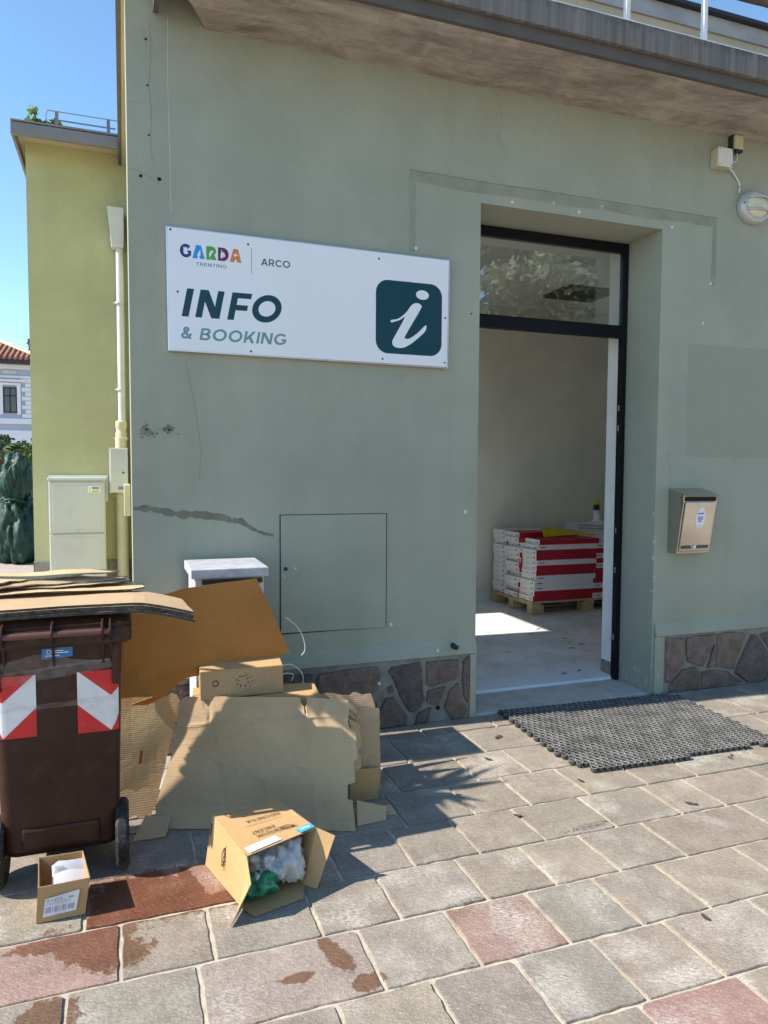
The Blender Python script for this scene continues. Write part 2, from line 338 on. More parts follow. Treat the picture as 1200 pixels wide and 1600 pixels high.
# ------------------------------------------------------------------ geometry helpers
def tag(o, label=None, cat=None, group=None, kind=None):
    if label: o['label'] = label
    if cat: o['category'] = cat
    if group: o['group'] = group
    if kind: o['kind'] = kind
    return o
def thing(name, loc, label, cat, group=None, rz=0.0):
    o = bpy.data.objects.new(name, None); COL.objects.link(o); o.empty_display_size = .1
    o.location = loc; o.rotation_euler = (0, 0, rz); return tag(o, label, cat, group)
def mesh_obj(name, me, mats, parent=None):
    o = bpy.data.objects.new(name, me); COL.objects.link(o)
    for k in (mats if isinstance(mats, (list, tuple)) else [mats]): me.materials.append(MT[k])
    if parent is not None:
        o.parent = parent
        o.matrix_parent_inverse = Matrix.LocRotScale(parent.location, parent.rotation_euler, None).inverted() if parent.parent is None else Matrix.Identity(4)
    return o
class MB:
    """collects shapes in world coordinates, then links them as one mesh object"""
    def __init__(s): s.v = []; s.f = []; s.mi = []; s.uv = None
    def add(s, vs, fs, mi=0):
        b = len(s.v); s.v += [tuple(v) for v in vs]; s.f += [tuple(i+b for i in f) for f in fs]; s.mi += [mi]*len(fs); return s
    def box(s, x0, x1, y0, y1, z0, z1, mi=0, M=None):
        vs = [Vector((x, y, z)) for z in (z0, z1) for y in (y0, y1) for x in (x0, x1)]
        if M: vs = [M @ v for v in vs]
        return s.add(vs, [(0, 2, 3, 1), (4, 5, 7, 6), (0, 1, 5, 4), (2, 6, 7, 3), (0, 4, 6, 2), (1, 3, 7, 5)], mi)
    def prism(s, pts, d, mi=0):
        """pts: ring of 3D points, extruded by vector d"""
        n = len(pts); d = Vector(d); vs = [Vector(q) for q in pts] + [Vector(q)+d for q in pts]
        return s.add(vs, [tuple(range(n-1, -1, -1)), tuple(range(n, 2*n))] + [(i, (i+1) % n, n+(i+1) % n, n+i) for i in range(n)], mi)
    def tube(s, path, r, n=8, mi=0, cap=True):
        path = [Vector(q) for q in path]; rs = r if isinstance(r, (list, tuple)) else [r]*len(path); vs = []; fs = []
        up = Vector((0, 0, 1))
        for i, q in enumerate(path):
            t = (path[min(i+1, len(path)-1)]-path[max(i-1, 0)]).normalized()
            a = t.cross(up)
            if a.length < 1e-3: a = t.cross(Vector((1, 0, 0)))
            a.normalize(); b = t.cross(a)
            for k in range(n):
                an = 2*PI*k/n; vs.append(q+(a*math.cos(an)+b*math.sin(an))*rs[i])
        for i in range(len(path)-1):
            for k in range(n): fs.append((i*n+k, i*n+(k+1) % n, (i+1)*n+(k+1) % n, (i+1)*n+k))
        if cap: fs += [tuple(range(n-1, -1, -1)), tuple((len(path)-1)*n+k for k in range(n))]
        return s.add(vs, fs, mi)
    def lathe(s, prof, c, axis=(0, 0, 1), n=24, mi=0):
        """prof: (radius, height along axis)"""
        ax = Vector(axis).normalized(); a = ax.orthogonal().normalized(); b = ax.cross(a); c = Vector(c); vs = []; fs = []
        for r, h in prof:
            for k in range(n):
                an = 2*PI*k/n; vs.append(c+ax*h+(a*math.cos(an)+b*math.sin(an))*r)
        for i in range(len(prof)-1):
            for k in range(n): fs.append((i*n+k, i*n+(k+1) % n, (i+1)*n+(k+1) % n, (i+1)*n+k))
        fs += [tuple(range(n-1, -1, -1)), tuple((len(prof)-1)*n+k for k in range(n))]
        return s.add(vs, fs, mi)
    def build(s, name, mats, parent=None, bevel=0, smooth=False, seg=2):
        me = bpy.data.meshes.new(name); me.from_pydata(s.v, [], s.f); me.update()
        bm = bmesh.new(); bm.from_mesh(me); bmesh.ops.recalc_face_normals(bm, faces=bm.faces); bm.to_mesh(me); bm.free()
        o = mesh_obj(name, me, mats, parent)
        if len(me.polygons) == len(s.mi): me.polygons.foreach_set('material_index', s.mi)
        if smooth:
            me.polygons.foreach_set('use_smooth', [True]*len(me.polygons))
            me.set_sharp_from_angle(angle=R(38))
        if bevel:
            b = o.modifiers.new('bevel', 'BEVEL'); b.width = bevel; b.segments = seg; b.limit_method = 'ANGLE'; b.angle_limit = R(35)
        return o
def sheet(name, outline, P, th, mats, parent=None, holes=(), cuts=(8, 8), edge_mi=1):
    """a plate with thickness: outline (u,v) in metres mapped by P(u,v) -> point; mats = [face, edge]"""
    bm = bmesh.new(); loops = [[Vector((a, b, 0)) for a, b in outline]] + [[Vector((a, b, 0)) for a, b in h] for h in holes]
    tri = tessellate_polygon(loops); flat = [q for l in loops for q in l]
    vs = [bm.verts.new(q) for q in flat]
    for t in tri:
        try: bm.faces.new([vs[i] for i in t])
        except ValueError: pass
    us = [a for a, _ in outline]; ws = [b for _, b in outline]
    for k in range(1, cuts[0]):
        bmesh.ops.bisect_plane(bm, geom=bm.verts[:]+bm.edges[:]+bm.faces[:], plane_co=(min(us)+(max(us)-min(us))*k/cuts[0], 0, 0), plane_no=(1, 0, 0), dist=1e-5)
    for k in range(1, cuts[1]):
        bmesh.ops.bisect_plane(bm, geom=bm.verts[:]+bm.edges[:]+bm.faces[:], plane_co=(0, min(ws)+(max(ws)-min(ws))*k/cuts[1], 0), plane_no=(0, 1, 0), dist=1e-5)
    bmesh.ops.recalc_face_normals(bm, faces=bm.faces)
    for f in bm.faces:
        if f.normal.z < 0: f.normal_flip()
    top = bm.faces[:]
    r = bmesh.ops.extrude_face_region(bm, geom=top)
    nv = [g for g in r['geom'] if isinstance(g, bmesh.types.BMVert)]
    for q in nv: q.co.z = -th
    # extrude_face_region leaves the originals in place: they are the front, copies the back
    bmesh.ops.recalc_face_normals(bm, faces=bm.faces)
    uvl = bm.loops.layers.uv.new('UVMap'); bm.normal_update()
    for f in bm.faces:
        f.material_index = edge_mi if abs(f.normal.z) < .5 else 0
        for l in f.loops: l[uvl].uv = (l.vert.co.x, l.vert.co.y)
    e = 2e-3
    for q in bm.verts:
        u_, v_, d_ = q.co
        p0 = Vector(P(u_, v_)); n_ = (Vector(P(u_+e, v_))-p0).cross(Vector(P(u_, v_+e))-p0).normalized()
        q.co = p0+n_*d_
    me = bpy.data.meshes.new(name); bm.to_mesh(me); bm.free()
    return mesh_obj(name, me, mats, parent)
def ragged(pts, step=.02, amp=.004, sides=None, seed=0):
    """resample a closed outline and jitter it; sides = indices of the edges to tear harder"""
    rn = random.Random(seed); out = []
    for i, a in enumerate(pts):
        b = pts[(i+1) % len(pts)]; L = math.dist(a, b); n = max(1, int(L/step)); k = amp*(4.0 if sides and i in sides else 1.0)
        nx, ny = -(b[1]-a[1])/(L+1e-9), (b[0]-a[0])/(L+1e-9)
        for j in range(n):
            t = j/n; d = rn.uniform(-k, k) if j else 0
            out.append((a[0]+(b[0]-a[0])*t+nx*d, a[1]+(b[1]-a[1])*t+ny*d))
    return out
def bil(p00, p10, p11, p01, U, V, warp=.0, seed=0):
    a, b, c, d = (Vector(q) for q in (p00, p10, p11, p01)); n = (b-a).cross(d-a).normalized()
    def P(u, v):
        s, t = u/U, v/V
        q = a*(1-s)*(1-t)+b*s*(1-t)+c*s*t+d*(1-s)*t
        return q+n*warp*noise.noise(Vector((u*2.6+seed*7.3, v*2.6, seed*3.1)))
    return P
# stroke lettering (cap height 1)
def glyph(ch, w):
    h = w/2; P = []
    def rect(x0, y0, x1, y1): P.append([(x0, y0), (x1, y0), (x1, y1), (x0, y1)])
    def para(x0, y0, x1, y1, ww): P.append([(x0-ww/2, y0), (x0+ww/2, y0), (x1+ww/2, y1), (x1-ww/2, y1)])
    def arc(cx, cy, rx, ry, a0, a1, n=18):
        for i in range(n):
            A, B = R(a0+(a1-a0)*i/n), R(a0+(a1-a0)*(i+1)/n)
            P.append([(cx+(rx-h)*math.cos(A), cy+(ry-h)*math.sin(A)), (cx+(rx+h)*math.cos(A), cy+(ry+h)*math.sin(A)), (cx+(rx+h)*math.cos(B), cy+(ry+h)*math.sin(B)), (cx+(rx-h)*math.cos(B), cy+(ry-h)*math.sin(B))])
    W = .6
    if ch == 'I': rect(0, 0, w, 1); W = w
    elif ch == 'N': W = .86; rect(0, 0, w, 1); rect(W-w, 0, W, 1); para(W-w*.62, 0, w*.62, 1, w*1.24)
    elif ch == 'F': W = .66; rect(0, 0, w, 1); rect(w, 1-w*.92, W, 1); rect(w, .36, W-.06, .36+w*.92)
    elif ch == 'E': W = .66; rect(0, 0, w, 1); rect(w, 1-w*.92, W, 1); rect(w, .5-w*.46, W-.06, .5+w*.46); rect(w, 0, W, w*.92)
    elif ch == 'L': W = .6; rect(0, 0, w, 1); rect(w, 0, W, w*.92)
    elif ch == 'T': W = .74; rect(W/2-h, 0, W/2+h, 1-w*.92); rect(0, 1-w*.92, W, 1)
    elif ch == 'O': W = 1.06; arc(W/2, .5, W/2-h, .5-h+.012, 0, 360, 40)
    elif ch == '0': W = .7; arc(W/2, .5, W/2-h, .5-h, 0, 360, 32)
    elif ch == 'C': W = .92; arc(.52, .5, .52-h, .5-h, 42, 318, 30)
    elif ch == 'G': W = .98; arc(.52, .5, .52-h, .5-h, 42, 322, 30); rect(W-w, .16, W, .52); rect(.60, .52-w*.85, W-w, .52)
    elif ch == 'D': W = .88; rect(0, 0, w, 1); arc(.40, .5, .48-h, .5-h, -90, 90, 22); rect(w, 0, .40, w); rect(w, 1-w, .40, 1)
    elif ch == 'B': W = .78; rect(0, 0, w, 1); rect(w, 0, .48, w*.9); rect(w, .5-w*.42, .48, .5+w*.42); rect(w, 1-w*.9, .44, 1); arc(.48, .27+h*.05, .30-h, .27-h*.9, -90, 90, 16); arc(.44, .745, .29-h, .255-h*.9, -90, 90, 16)
    elif ch == 'R': W = .80; rect(0, 0, w, 1); rect(w, 1-w*.9, .44, 1); rect(w, .34, .44, .34+w*.9); arc(.44, .67, .33-h, .33-h, -90, 90, 16); para(W-w*.62, 0, .46, .36, w*1.2)
    elif ch == 'P': W = .78; rect(0, 0, w, 1); rect(w, 1-w*.9, .44, 1); rect(w, .34, .44, .34+w*.9); arc(.44, .67, .33-h, .33-h, -90, 90, 16)
    elif ch == 'A': W = .96; para(w*.55, 0, W/2-w*.02, 1, w*1.1); para(W-w*.55, 0, W/2+w*.02, 1, w*1.1); rect(W*.27, .22, W*.73, .22+w*.85)
    elif ch == 'K': W = .84; rect(0, 0, w, 1); para(W-w*.66, 0, .38, .58, w*1.3); para(w*.9, .26, W-w*.7, 1, w*1.3)
    elif ch == 'W': W = 1.3; para(W*.27, 0, w*.55, 1, w*1.1); para(W*.27, 0, W*.5, 1, w*1.1); para(W*.73, 0, W*.5, 1, w*1.1); para(W*.73, 0, W-w*.55, 1, w*1.1)
    elif ch == 'M': W = 1.0; rect(0, 0, w, 1); rect(W-w, 0, W, 1); para(W/2, .25, w*.6, 1, w*1.15); para(W/2, .25, W-w*.6, 1, w*1.15)
    elif ch == 'S': W = .68; arc(.34, .735, .33-h, .265-h, 35, 270, 18); arc(.34, .265, .33-h, .265-h, -145, 90, 18)
    elif ch == '&': W = .86; arc(.36, .76, .24-h, .24-h, 0, 360, 22); arc(.34, .27, .34-h, .27-h, 60, 330, 22); para(W-w*.6, 0, .26, .62, w*1.2); para(.62, .17, .76, .46, w*1.0)
    elif ch == '1': W = .4; rect(W-w, 0, W, 1); para(0.06, .78, W-w*.5, 1, w)
    elif ch == '6': W = .7; arc(W/2, .32, W/2-h, .32-h, 0, 360, 26); para(.12, .34, .5, 1, w*1.1)
    elif ch == '3': W = .66; arc(.32, .74, .30-h, .26-h, -90, 150, 16); arc(.32, .27, .33-h, .27-h, -150, 90, 16)
    elif ch == '#': W = .8; para(.2, 0, .34, 1, w*.8); para(.5, 0, .64, 1, w*.8); rect(.02, .26, .78, .26+w*.7); rect(.05, .62, .8, .62+w*.7)
    else: W = .34; return [], W
    return P, W
def lettering(name, text, org, ux, uz, size, w, mat, parent, width=None, slant=0.0, gap=.14, lift=.0004):
    """text laid in the plane of unit vectors ux (reading direction) and uz (up), lifted along their cross product"""
    org, ux, uz = Vector(org), Vector(ux).normalized(), Vector(uz).normalized(); nz = ux.cross(uz)
    items = []; x = 0.0
    for ch in text:
        P, W = glyph(ch, w); items.append((x, P)); x += W+gap
    total = x-gap; sx = (width/total) if width else size
    b = MB()
    for x0, P in items:
        for k, q in enumerate(P):
            z_ = lift+.00012*(k % 6 if len(P) < 12 else (k % 2 if k < len(P)-3 else 2+k % 3))
            b.add([org+ux*((x0+a)*sx+slant*c*size)+uz*(c*size)+nz*z_ for a, c in q], [tuple(range(len(q)))])
    return b.build(name, mat, parent)
def poly(name, pts, mat, parent):
    b = MB(); b.add(pts, [tuple(range(len(pts)))]); return b.build(name, mat, parent)

# ------------------------------------------------------------------ ground and paving
b = MB(); b.add([(-200, -200, -.03), (200, -200, -.03), (200, 300, -.03), (-200, 300, -.03)], [(0, 1, 2, 3)])
tag(b.build('ground', 'cobble'), kind='structure')
pav = MB(); pav.box(-3.0, 6.6, -3.6, -.002, -.05, -.0065)
pav_o = tag(pav.build('pavement', 'mortar'), kind='structure')
rows = [(-.005, -.20, [.35, .78, 1.15, 1.55, 2.0, 2.42, 2.86, 3.27, 3.635, 3.925, 4.35, 4.8]),
        (-.20, -.52, [-.35, .1, .5, .92, 1.32, 1.76, 2.2, 2.6, 2.95, 3.3, 3.66, 4.05, 4.5]),
        (-.52, -.825, [-.5, -.1, .33, .75, 1.16, 1.56, 1.85, 2.25, 2.7, 3.15, 3.565, 3.9, 4.3]),
        (-.825, -1.135, [-.62, -.22, .2, .62, 1.065, 1.385, 1.665, 1.98, 2.31, 2.61, 3.095, 3.5, 3.9]),
        (-1.135, -1.43, [-.6, -.185, .32, .695, .98, 1.255, 1.555, 1.905, 2.25, 2.495, 2.9, 3.3, 3.7]),
        (-1.43, -1.715, [-.5, -.07, .205, .545, .815, 1.14, 1.42, 1.70, 2.015, 2.535, 2.9, 3.3]),
        (-1.715, -2.01, [-.6, -.215, .15, .655, .965, 1.28, 1.56, 1.845, 2.23, 2.6, 3.0]),
        (-2.01, -2.295, [-.4, 0, .25, .5, .79, 1.065, 1.345, 1.63, 2.0, 2.4, 2.8]),
        (-2.295, -2.60, [-.5, -.1, .3, .66, 1.0, 1.3, 1.66, 2.0, 2.4]),
        (-2.60, -2.91, [-.6, -.2, .2, .55, .95, 1.35, 1.75, 2.2]),
        (-2.91, -3.22, [-.4, 0, .4, .8, 1.2, 1.6, 2.0])]
greys = [(.365, .325, .25), (.345, .315, .245), (.33, .302, .24), (.365, .318, .25), (.38, .338, .26), (.34, .302, .24), (.325, .297, .235), (.355, .31, .245)]
special = {(4, 1): (.36, .205, .145), (5, 0): (.40, .275, .225), (6, 4): (.37, .25, .20), (8, 5): (.39, .245, .205), (6, 2): (.365, .31, .26), (7, 4): (.345, .30, .26), (5, 2): (.335, .312, .25), (6, 1): (.325, .303, .245), (5, 4): (.36, .325, .27), (4, 3): (.355, .318, .265), (6, 3): (.36, .325, .27), (6, 5): (.325, .308, .25), (7, 5): (.318, .30, .25)}
rs = random.Random(11)
for ri, (ya, yb, xs) in enumerate(rows):
    xs = list(xs)
    while xs[0] > -2.4: xs.insert(0, xs[0]-rs.uniform(.3, .46))
    while xs[-1] < 5.6: xs.append(xs[-1]+rs.uniform(.3, .46))
    base_i = next(i for i, x in enumerate(xs) if x >= rows[ri][2][0]-1e-6)
    for i in range(len(xs)-1):
        g = .0065; x0, x1, y0, y1 = xs[i]+g, xs[i+1]-g, yb+g, ya-g
        ch = [rs.uniform(.002, .012) if rs.random() < .45 else .0015 for _ in range(8)]
        q = ragged([(x0+ch[0], y0), (x1-ch[1], y0), (x1, y0+ch[2]), (x1, y1-ch[3]), (x1-ch[4], y1), (x0+ch[5], y1), (x0, y1-ch[6]), (x0, y0+ch[7])], .035, .0026, seed=ri*100+i)
        q = [(a+rs.uniform(-.001, .001), c+rs.uniform(-.001, .001)) for a, c in q]
        dz = rs.uniform(-.0015, .0015); tx, ty = rs.uniform(-.004, .004), rs.uniform(-.004, .004); cx, cy = (x0+x1)/2, (y0+y1)/2
        n = len(q); mb = MB()
        rings = []
        for k, (inset, z) in enumerate(((0, -.03), (0, -.004), (.0022, 0))):
            ring = []
            for a, c in q:
                l = math.hypot(a-cx, c-cy); s_ = 1-inset/l
                aa, cc = cx+(a-cx)*s_, cy+(c-cy)*s_
                ring.append((aa, cc, z+dz+(aa-cx)*tx+(cc-cy)*ty))
            rings.append(ring)
        mb.add(sum(rings, []), [(k*n+j, k*n+(j+1) % n, (k+1)*n+(j+1) % n, (k+1)*n+j) for k in range(2) for j in range(n)] + [tuple(2*n+j for j in range(n))])
        o = mb.build('paving_stone', 'paver', pav_o)
        key = (ri, i-base_i); c = special.get(key) or rs.choice(greys); k = rs.uniform(.66, .78)
        o.color = (c[0]*k*1.02, c[1]*k*.965, c[2]*k*.985, 1)

# ------------------------------------------------------------------ main building
DX0, DX1, DZ = 1.955, 3.27, 3.065          # door opening
BL = thing('info_office', (0, 0, 0), 'sage green plastered office building with open doorway, stone plinth and concrete eave', 'building')
b = MB(); b.box(0, DX0, 0, .5, 0, 3.935).box(DX1, 6.6, 0, .5, 0, 3.935).box(DX0, DX1, 0, .5, DZ, 3.935)
front = b.build('front_wall', 'sage', BL)
b = MB()                                    # inside lining of the front wall, white
b.box(.3, DX0-.0, .501, .52, .03, 3.36).box(DX1, 6.3, .501, .52, .03, 3.36).box(DX0, DX1, .501, .52, DZ, 3.36)
b.box(DX1-.012, DX1-.001, .371, .519, .031, DZ-.012).box(DX0+.001, DX0+.012, .375, .519, .031, DZ-.012).box(DX0+.001, DX1-.001, .375, .519, DZ-.012, DZ-.001)
b.build('interior_lining', 'inwhite', BL)
b = MB(); b.box(DX1-.0125, DX1-.002, .40, .5195, .031, .12); b.build('bare_plaster_patch', 'plinthmortar', BL)
WY0, WY1, WZ0, WZ1 = 1.98, 2.98, 1.55, 3.27 # side window that lets the sun into the room
b = MB(); b.box(.036, .3, .5, WY0, 0, 4.22).box(.036, .3, WY1, 6.6, 0, 4.22).box(.036, .3, WY0, WY1, 0, WZ0).box(.036, .3, WY0, WY1, WZ1, 4.22)
b.build('side_wall', 'olive', BL)
b = MB(); b.box(.3, 6.6, 3.45, 3.7, 0, 3.7); b.build('rear_wall', 'inwall', BL)
b = MB(); b.box(.3, .312, .52, WY0, .03, 3.36).box(.3, .312, WY1, 3.449, .03, 3.36).box(.3, .312, WY0, WY1, .03, WZ0).box(.3, .312, WY0, WY1, WZ1, 3.36)
b.build('side_wall_lining', 'inwhite', BL)
b = MB(); b.box(6.3, 6.6, .52, 3.449, 0, 3.7); b.build('party_wall', 'inwhite', BL)
b = MB(); b.box(.312, 6.299, .52, 3.449, -.02, .022); b.build('room_floor', 'floor', BL)
b = MB(); b.box(DX0+.013, DX1-.013, .36, .60, -.02, .030); b.build('marble_sill', 'marble', BL, bevel=.003)
b = MB(); b.box(DX0+.002, DX1-.002, .002, .359, -.04, .012); b.build('doorstep', 'sillstone', BL, bevel=.006)
b = MB(); b.box(.30, 6.6, .5, 3.7, 3.36, 3.73); b.build('ceiling_slab', 'ceiling', BL)
b = MB(); b.box(.312, 6.299, 3.43, 3.449, .022, .10); b.build('skirting', 'ceiling', BL, bevel=.004)
# ceiling unit seen through the transom
b = MB(); b.box(4.17, 4.76, 2.38, 2.87, 3.325, 3.359); cu = b.build('ceiling_frame', 'darkmetal', BL, bevel=.006)
b = MB(); b.box(4.26, 4.67, 2.46, 2.79, 3.318, 3.324); b.build('grille', 'black', cu)
# eave slab: concrete soffit, drip strip, fascia
b = MB()
b.add([(.39, 0, 3.73), (6.6, 0, 3.73), (6.6, -.455, 3.73), (.155, -.455, 3.73), (.39, 0, 3.90), (6.6, 0, 3.90), (6.6, -.455, 3.90), (.155, -.455, 3.90)], [(0, 1, 2, 3), (4, 7, 6, 5), (0, 4, 5, 1), (3, 2, 6, 7), (0, 3, 7, 4), (1, 5, 6, 2)])
eave = b.build('eave', 'soffit', BL)
bm = bmesh.new(); bm.from_mesh(eave.data)
for k in range(60):
    bmesh.ops.bisect_plane(bm, geom=bm.verts[:]+bm.edges[:]+bm.faces[:], plane_co=(.2+6.3*k/60, 0, 0), plane_no=(1, 0, 0))
for q in bm.verts:
    if abs(q.co.y) < 1e-4 and q.co.z < 3.75: q.co.z += -.004+.012*noise.noise(Vector((q.co.x*3, 1, 2)))
bm.to_mesh(eave.data); bm.free()
b = MB(); b.box(.13, 6.6, -.482, -.456, 3.735, 3.90).box(.13, .156, -.456, -.02, 3.742, 3.90); b.build('fascia_drip', 'drip', eave)
b = MB(); b.box(.10, 6.6, -.515, -.4825, 3.80, 3.936).box(.10, 6.6, -.4825, -.001, 3.9005, 3.936); b.build('fascia', 'fascia', eave, bevel=.004)
# roof terrace: railing, set-back wall
rl = thing('roof_railing', (2.6, -.47, 3.936), 'white metal railing with rusty handrail on the edge of the eave', 'railing')
b = MB(); b.box(.12, 6.6, -.50, -.462, 3.9365, 3.952); b.build('base_rail', 'whitepaint', rl, bevel=.003)
for x in (.99, 1.52, 2.05, 2.58, 3.11, 3.64, 4.17, 4.7):
    b = MB(); b.box(x-.014, x+.014, -.496, -.468, 3.952, 4.30); b.build('post', 'whitepaint', rl, bevel=.003)
b = MB(); path = [(.6+.12*k, -.45+.006*noise.noise(Vector((k*.7, 0, 0))), 4.285+.012*noise.noise(Vector((k*.5, 3, 0)))) for k in range(45)]
b.tube(path, [.026+.006*noise.noise(Vector((k*.9, 5, 1))) for k in range(45)], 9); b.build('handrail', 'bark', rl, smooth=True)
b = MB(); b.box(.6, 6.6, .6, .85, 3.74, 4.80); tw = b.build('terrace_wall', 'cream', BL)
b = MB(); b.box(.58, 6.62, .585, .87, 4.801, 4.915); b.build('rendered_band', 'stripe_wall', tw)
b = MB(); b.box(.55, 6.66, .54, .90, 4.916, 4.945); b.build('coping', 'darkmetal', tw, bevel=.004)
b = MB(); b.box(.0, 6.6, .0, .6, 3.937, 3.945); b.build('terrace_floor', 'fascia', BL)
# flank eave
b = MB(); b.box(-.0155, .3, 0.5, 6.6, 4.225, 4.245); fe = b.build('side_soffit', 'cream', BL)
b = MB(); b.box(-.045, -.016, .5, 6.6, 4.222, 4.33); b.build('side_fascia', 'drip', fe)
b = MB(); b.box(-.0155, 6.6, .86, 6.6, 4.2455, 4.32); b.build('roof_slab', 'fascia', BL)
# plaster lip above the plinth and its end bands
b = MB()
for x0, x1 in ((0, DX0-.0), (DX1+.02, 6.6)):
    b.add([(x0, -.002, .395), (x1, -.002, .395), (x1, -.024, .398), (x0, -.024, .398), (x1, -.020, .425), (x0, -.020, .425), (x1, -.001, .49), (x0, -.001, .49)], [(0, 1, 2, 3), (3, 2, 4, 5), (5, 4, 6, 7), (0, 3, 5, 7), (1, 6, 4, 2)])
b.build('plaster_lip', 'sage', BL)
b = MB(); b.box(1.912, DX0-.001, -.022, -.0005, .0, .3945); b.build('plaster_end_band', 'sage', BL, bevel=.005)
b = MB(); b.box(DX1+.02, 3.372, -.012, -.0005, 0, .3945); b.build('plaster_end_band', 'sage', BL, bevel=.005)
# stone plinth
b = MB(); b.box(0, 1.911, -.010, -.0007, 0, .3947).box(3.3725, 6.6, -.010, -.0007, 0, .3947); pl = b.build('plinth', 'plinthmortar', BL)
PR = [[(3.378, 0.378), (3.524, 0.371), (3.527, 0.185), (3.409, 0.07), (3.378, 0.086)], [(3.546, 0.372), (3.794, 0.381), (3.786, 0.331), (3.693, 0.157), (3.643, 0.176), (3.563, 0.203), (3.549, 0.263)], [(3.79, 0.311), (3.785, 0.143), (3.731, 0.145)], [(3.815, 0.376), (3.939, 0.381), (4.053, 0.369), (4.067, 0.334), (3.987, 0.172), (3.972, 0.112), (3.915, 0.125), (3.812, 0.146)], [(3.414, 0.049), (3.52, 0.156), (3.635, 0.162), (3.671, 0.129), (3.67, 0.003), (3.408, 0.003)], [(3.686, 0.123), (3.796, 0.124), (3.925, 0.106), (3.963, 0.073), (4.064, 0.017), (3.869, 0.006), (3.683, 0.004)], [(4.124, 0.355), (4.168, 0.345), (4.28, 0.216), (4.301, 0.201), (4.306, 0.089), (4.243, 0.004), (4.099, 0.01), (3.982, 0.087), (4.005, 0.15)], [(4.2, 0.347), (4.293, 0.364), (4.411, 0.368), (4.42, 0.192), (4.319, 0.203), (4.29, 0.241)], [(4.261, 0.003), (4.303, 0.068), (4.426, 0.078), (4.429, 0.011)], [(4.44, .37), (4.72, .375), (4.70, .02), (4.45, .02)], [(4.74, .37), (5.1, .37), (5.05, .2), (4.74, .22)], [(4.73, .2), (5.05, .18), (5.1, .01), (4.72, .01)]]
PLF = [[(0.765, 0.366), (0.939, 0.357), (0.924, 0.239), (0.765, 0.248)], [(0.967, 0.357), (1.159, 0.369), (1.329, 0.367), (1.341, 0.318), (1.323, 0.234), (1.283, 0.205), (0.949, 0.227)], [(1.389, 0.333), (1.41, 0.36), (1.589, 0.37), (1.602, 0.324), (1.607, 0.211), (1.62, 0.148), (1.599, 0.109), (1.55, 0.071), (1.515, 0.085), (1.457, 0.185), (1.425, 0.27)], [(1.386, 0.238), (1.412, 0.251), (1.425, 0.214), (1.393, 0.205)], [(1.629, 0.371), (1.839, 0.366), (1.835, 0.262), (1.815, 0.243), (1.736, 0.23), (1.647, 0.214), (1.627, 0.235)], [(1.637, 0.196), (1.75, 0.213), (1.724, 0.127), (1.706, 0.11), (1.659, 0.11), (1.629, 0.132)], [(1.867, 0.355), (1.904, 0.383), (1.9, 0.093), (1.875, 0.132), (1.862, 0.238)], [(1.832, 0.226), (1.844, 0.177), (1.862, 0.112), (1.899, 0.058), (1.875, 0.008), (1.789, 0.007), (1.747, 0.088), (1.779, 0.182)], [(1.577, 0.068), (1.657, 0.094), (1.647, 0.042), (1.638, 0.003), (1.556, 0.002)], [(1.369, 0.176), (1.42, 0.181), (1.463, 0.121), (1.509, 0.057), (1.499, 0.003), (1.318, 0.003), (1.325, 0.098)], [(0.949, 0.21), (1.273, 0.184), (1.304, 0.171), (1.32, 0.149), (1.305, 0.003), (0.949, 0.003)], [(0.765, 0.232), (0.931, 0.214), (0.931, 0.004), (0.764, 0.005)], [(.40, .37), (.74, .36), (.74, .2), (.44, .18)], [(.02, .36), (.38, .37), (.41, .17), (.02, .2)], [(.02, .18), (.4, .15), (.36, .005), (.02, .005)], [(.42, .16), (.74, .18), (.74, .005), (.38, .005)]]
pcol = [(.135, .10, .085), (.16, .122, .10), (.10, .082, .076), (.145, .112, .095), (.115, .092, .084), (.15, .108, .09)]
rp = random.Random(5)
for q in PR+PLF:
    cx = sum(a for a, _ in q)/len(q); cz = sum(c for _, c in q)/len(q); mb = MB(); qq = ragged(q, .03, .0035, seed=int(cx*1000)); n = len(qq)
    pr = rp.uniform(.010, .020); tl = rp.uniform(-.04, .04)
    r1 = [(a, -.0101, max(c, .001)) for a, c in qq]; r2 = [(cx+(a-cx)*.985, -.010-pr*.7, cz+(max(c, .001)-cz)*.985) for a, c in qq]
    r3 = [(cx+(a-cx)*.94, -.010-pr-(a-cx)*tl+.006*noise.noise(Vector((a*22, c*22, 0))), cz+(max(c, .001)-cz)*.94) for a, c in qq]
    mb.add(r1+r2+r3+[(cx, -.012-pr, cz)], [(k*n+j, k*n+(j+1) % n, (k+1)*n+(j+1) % n, (k+1)*n+j) for k in range(2) for j in range(n)]+[(2*n+j, 2*n+(j+1) % n, 3*n) for j in range(n)])
    o = mb.build('plinth_stone', 'plinth', pl, smooth=True); c = rp.choice(pcol); k = rp.uniform(.85, 1.3); o.color = (c[0]*k, c[1]*k, c[2]*k, 1)
b = MB(); b.lathe([(.013, 0), (.013, .004)], (1.70, -.0225, .088), (0, -1, 0), 12); b.build('drain_hole', 'hole', pl)
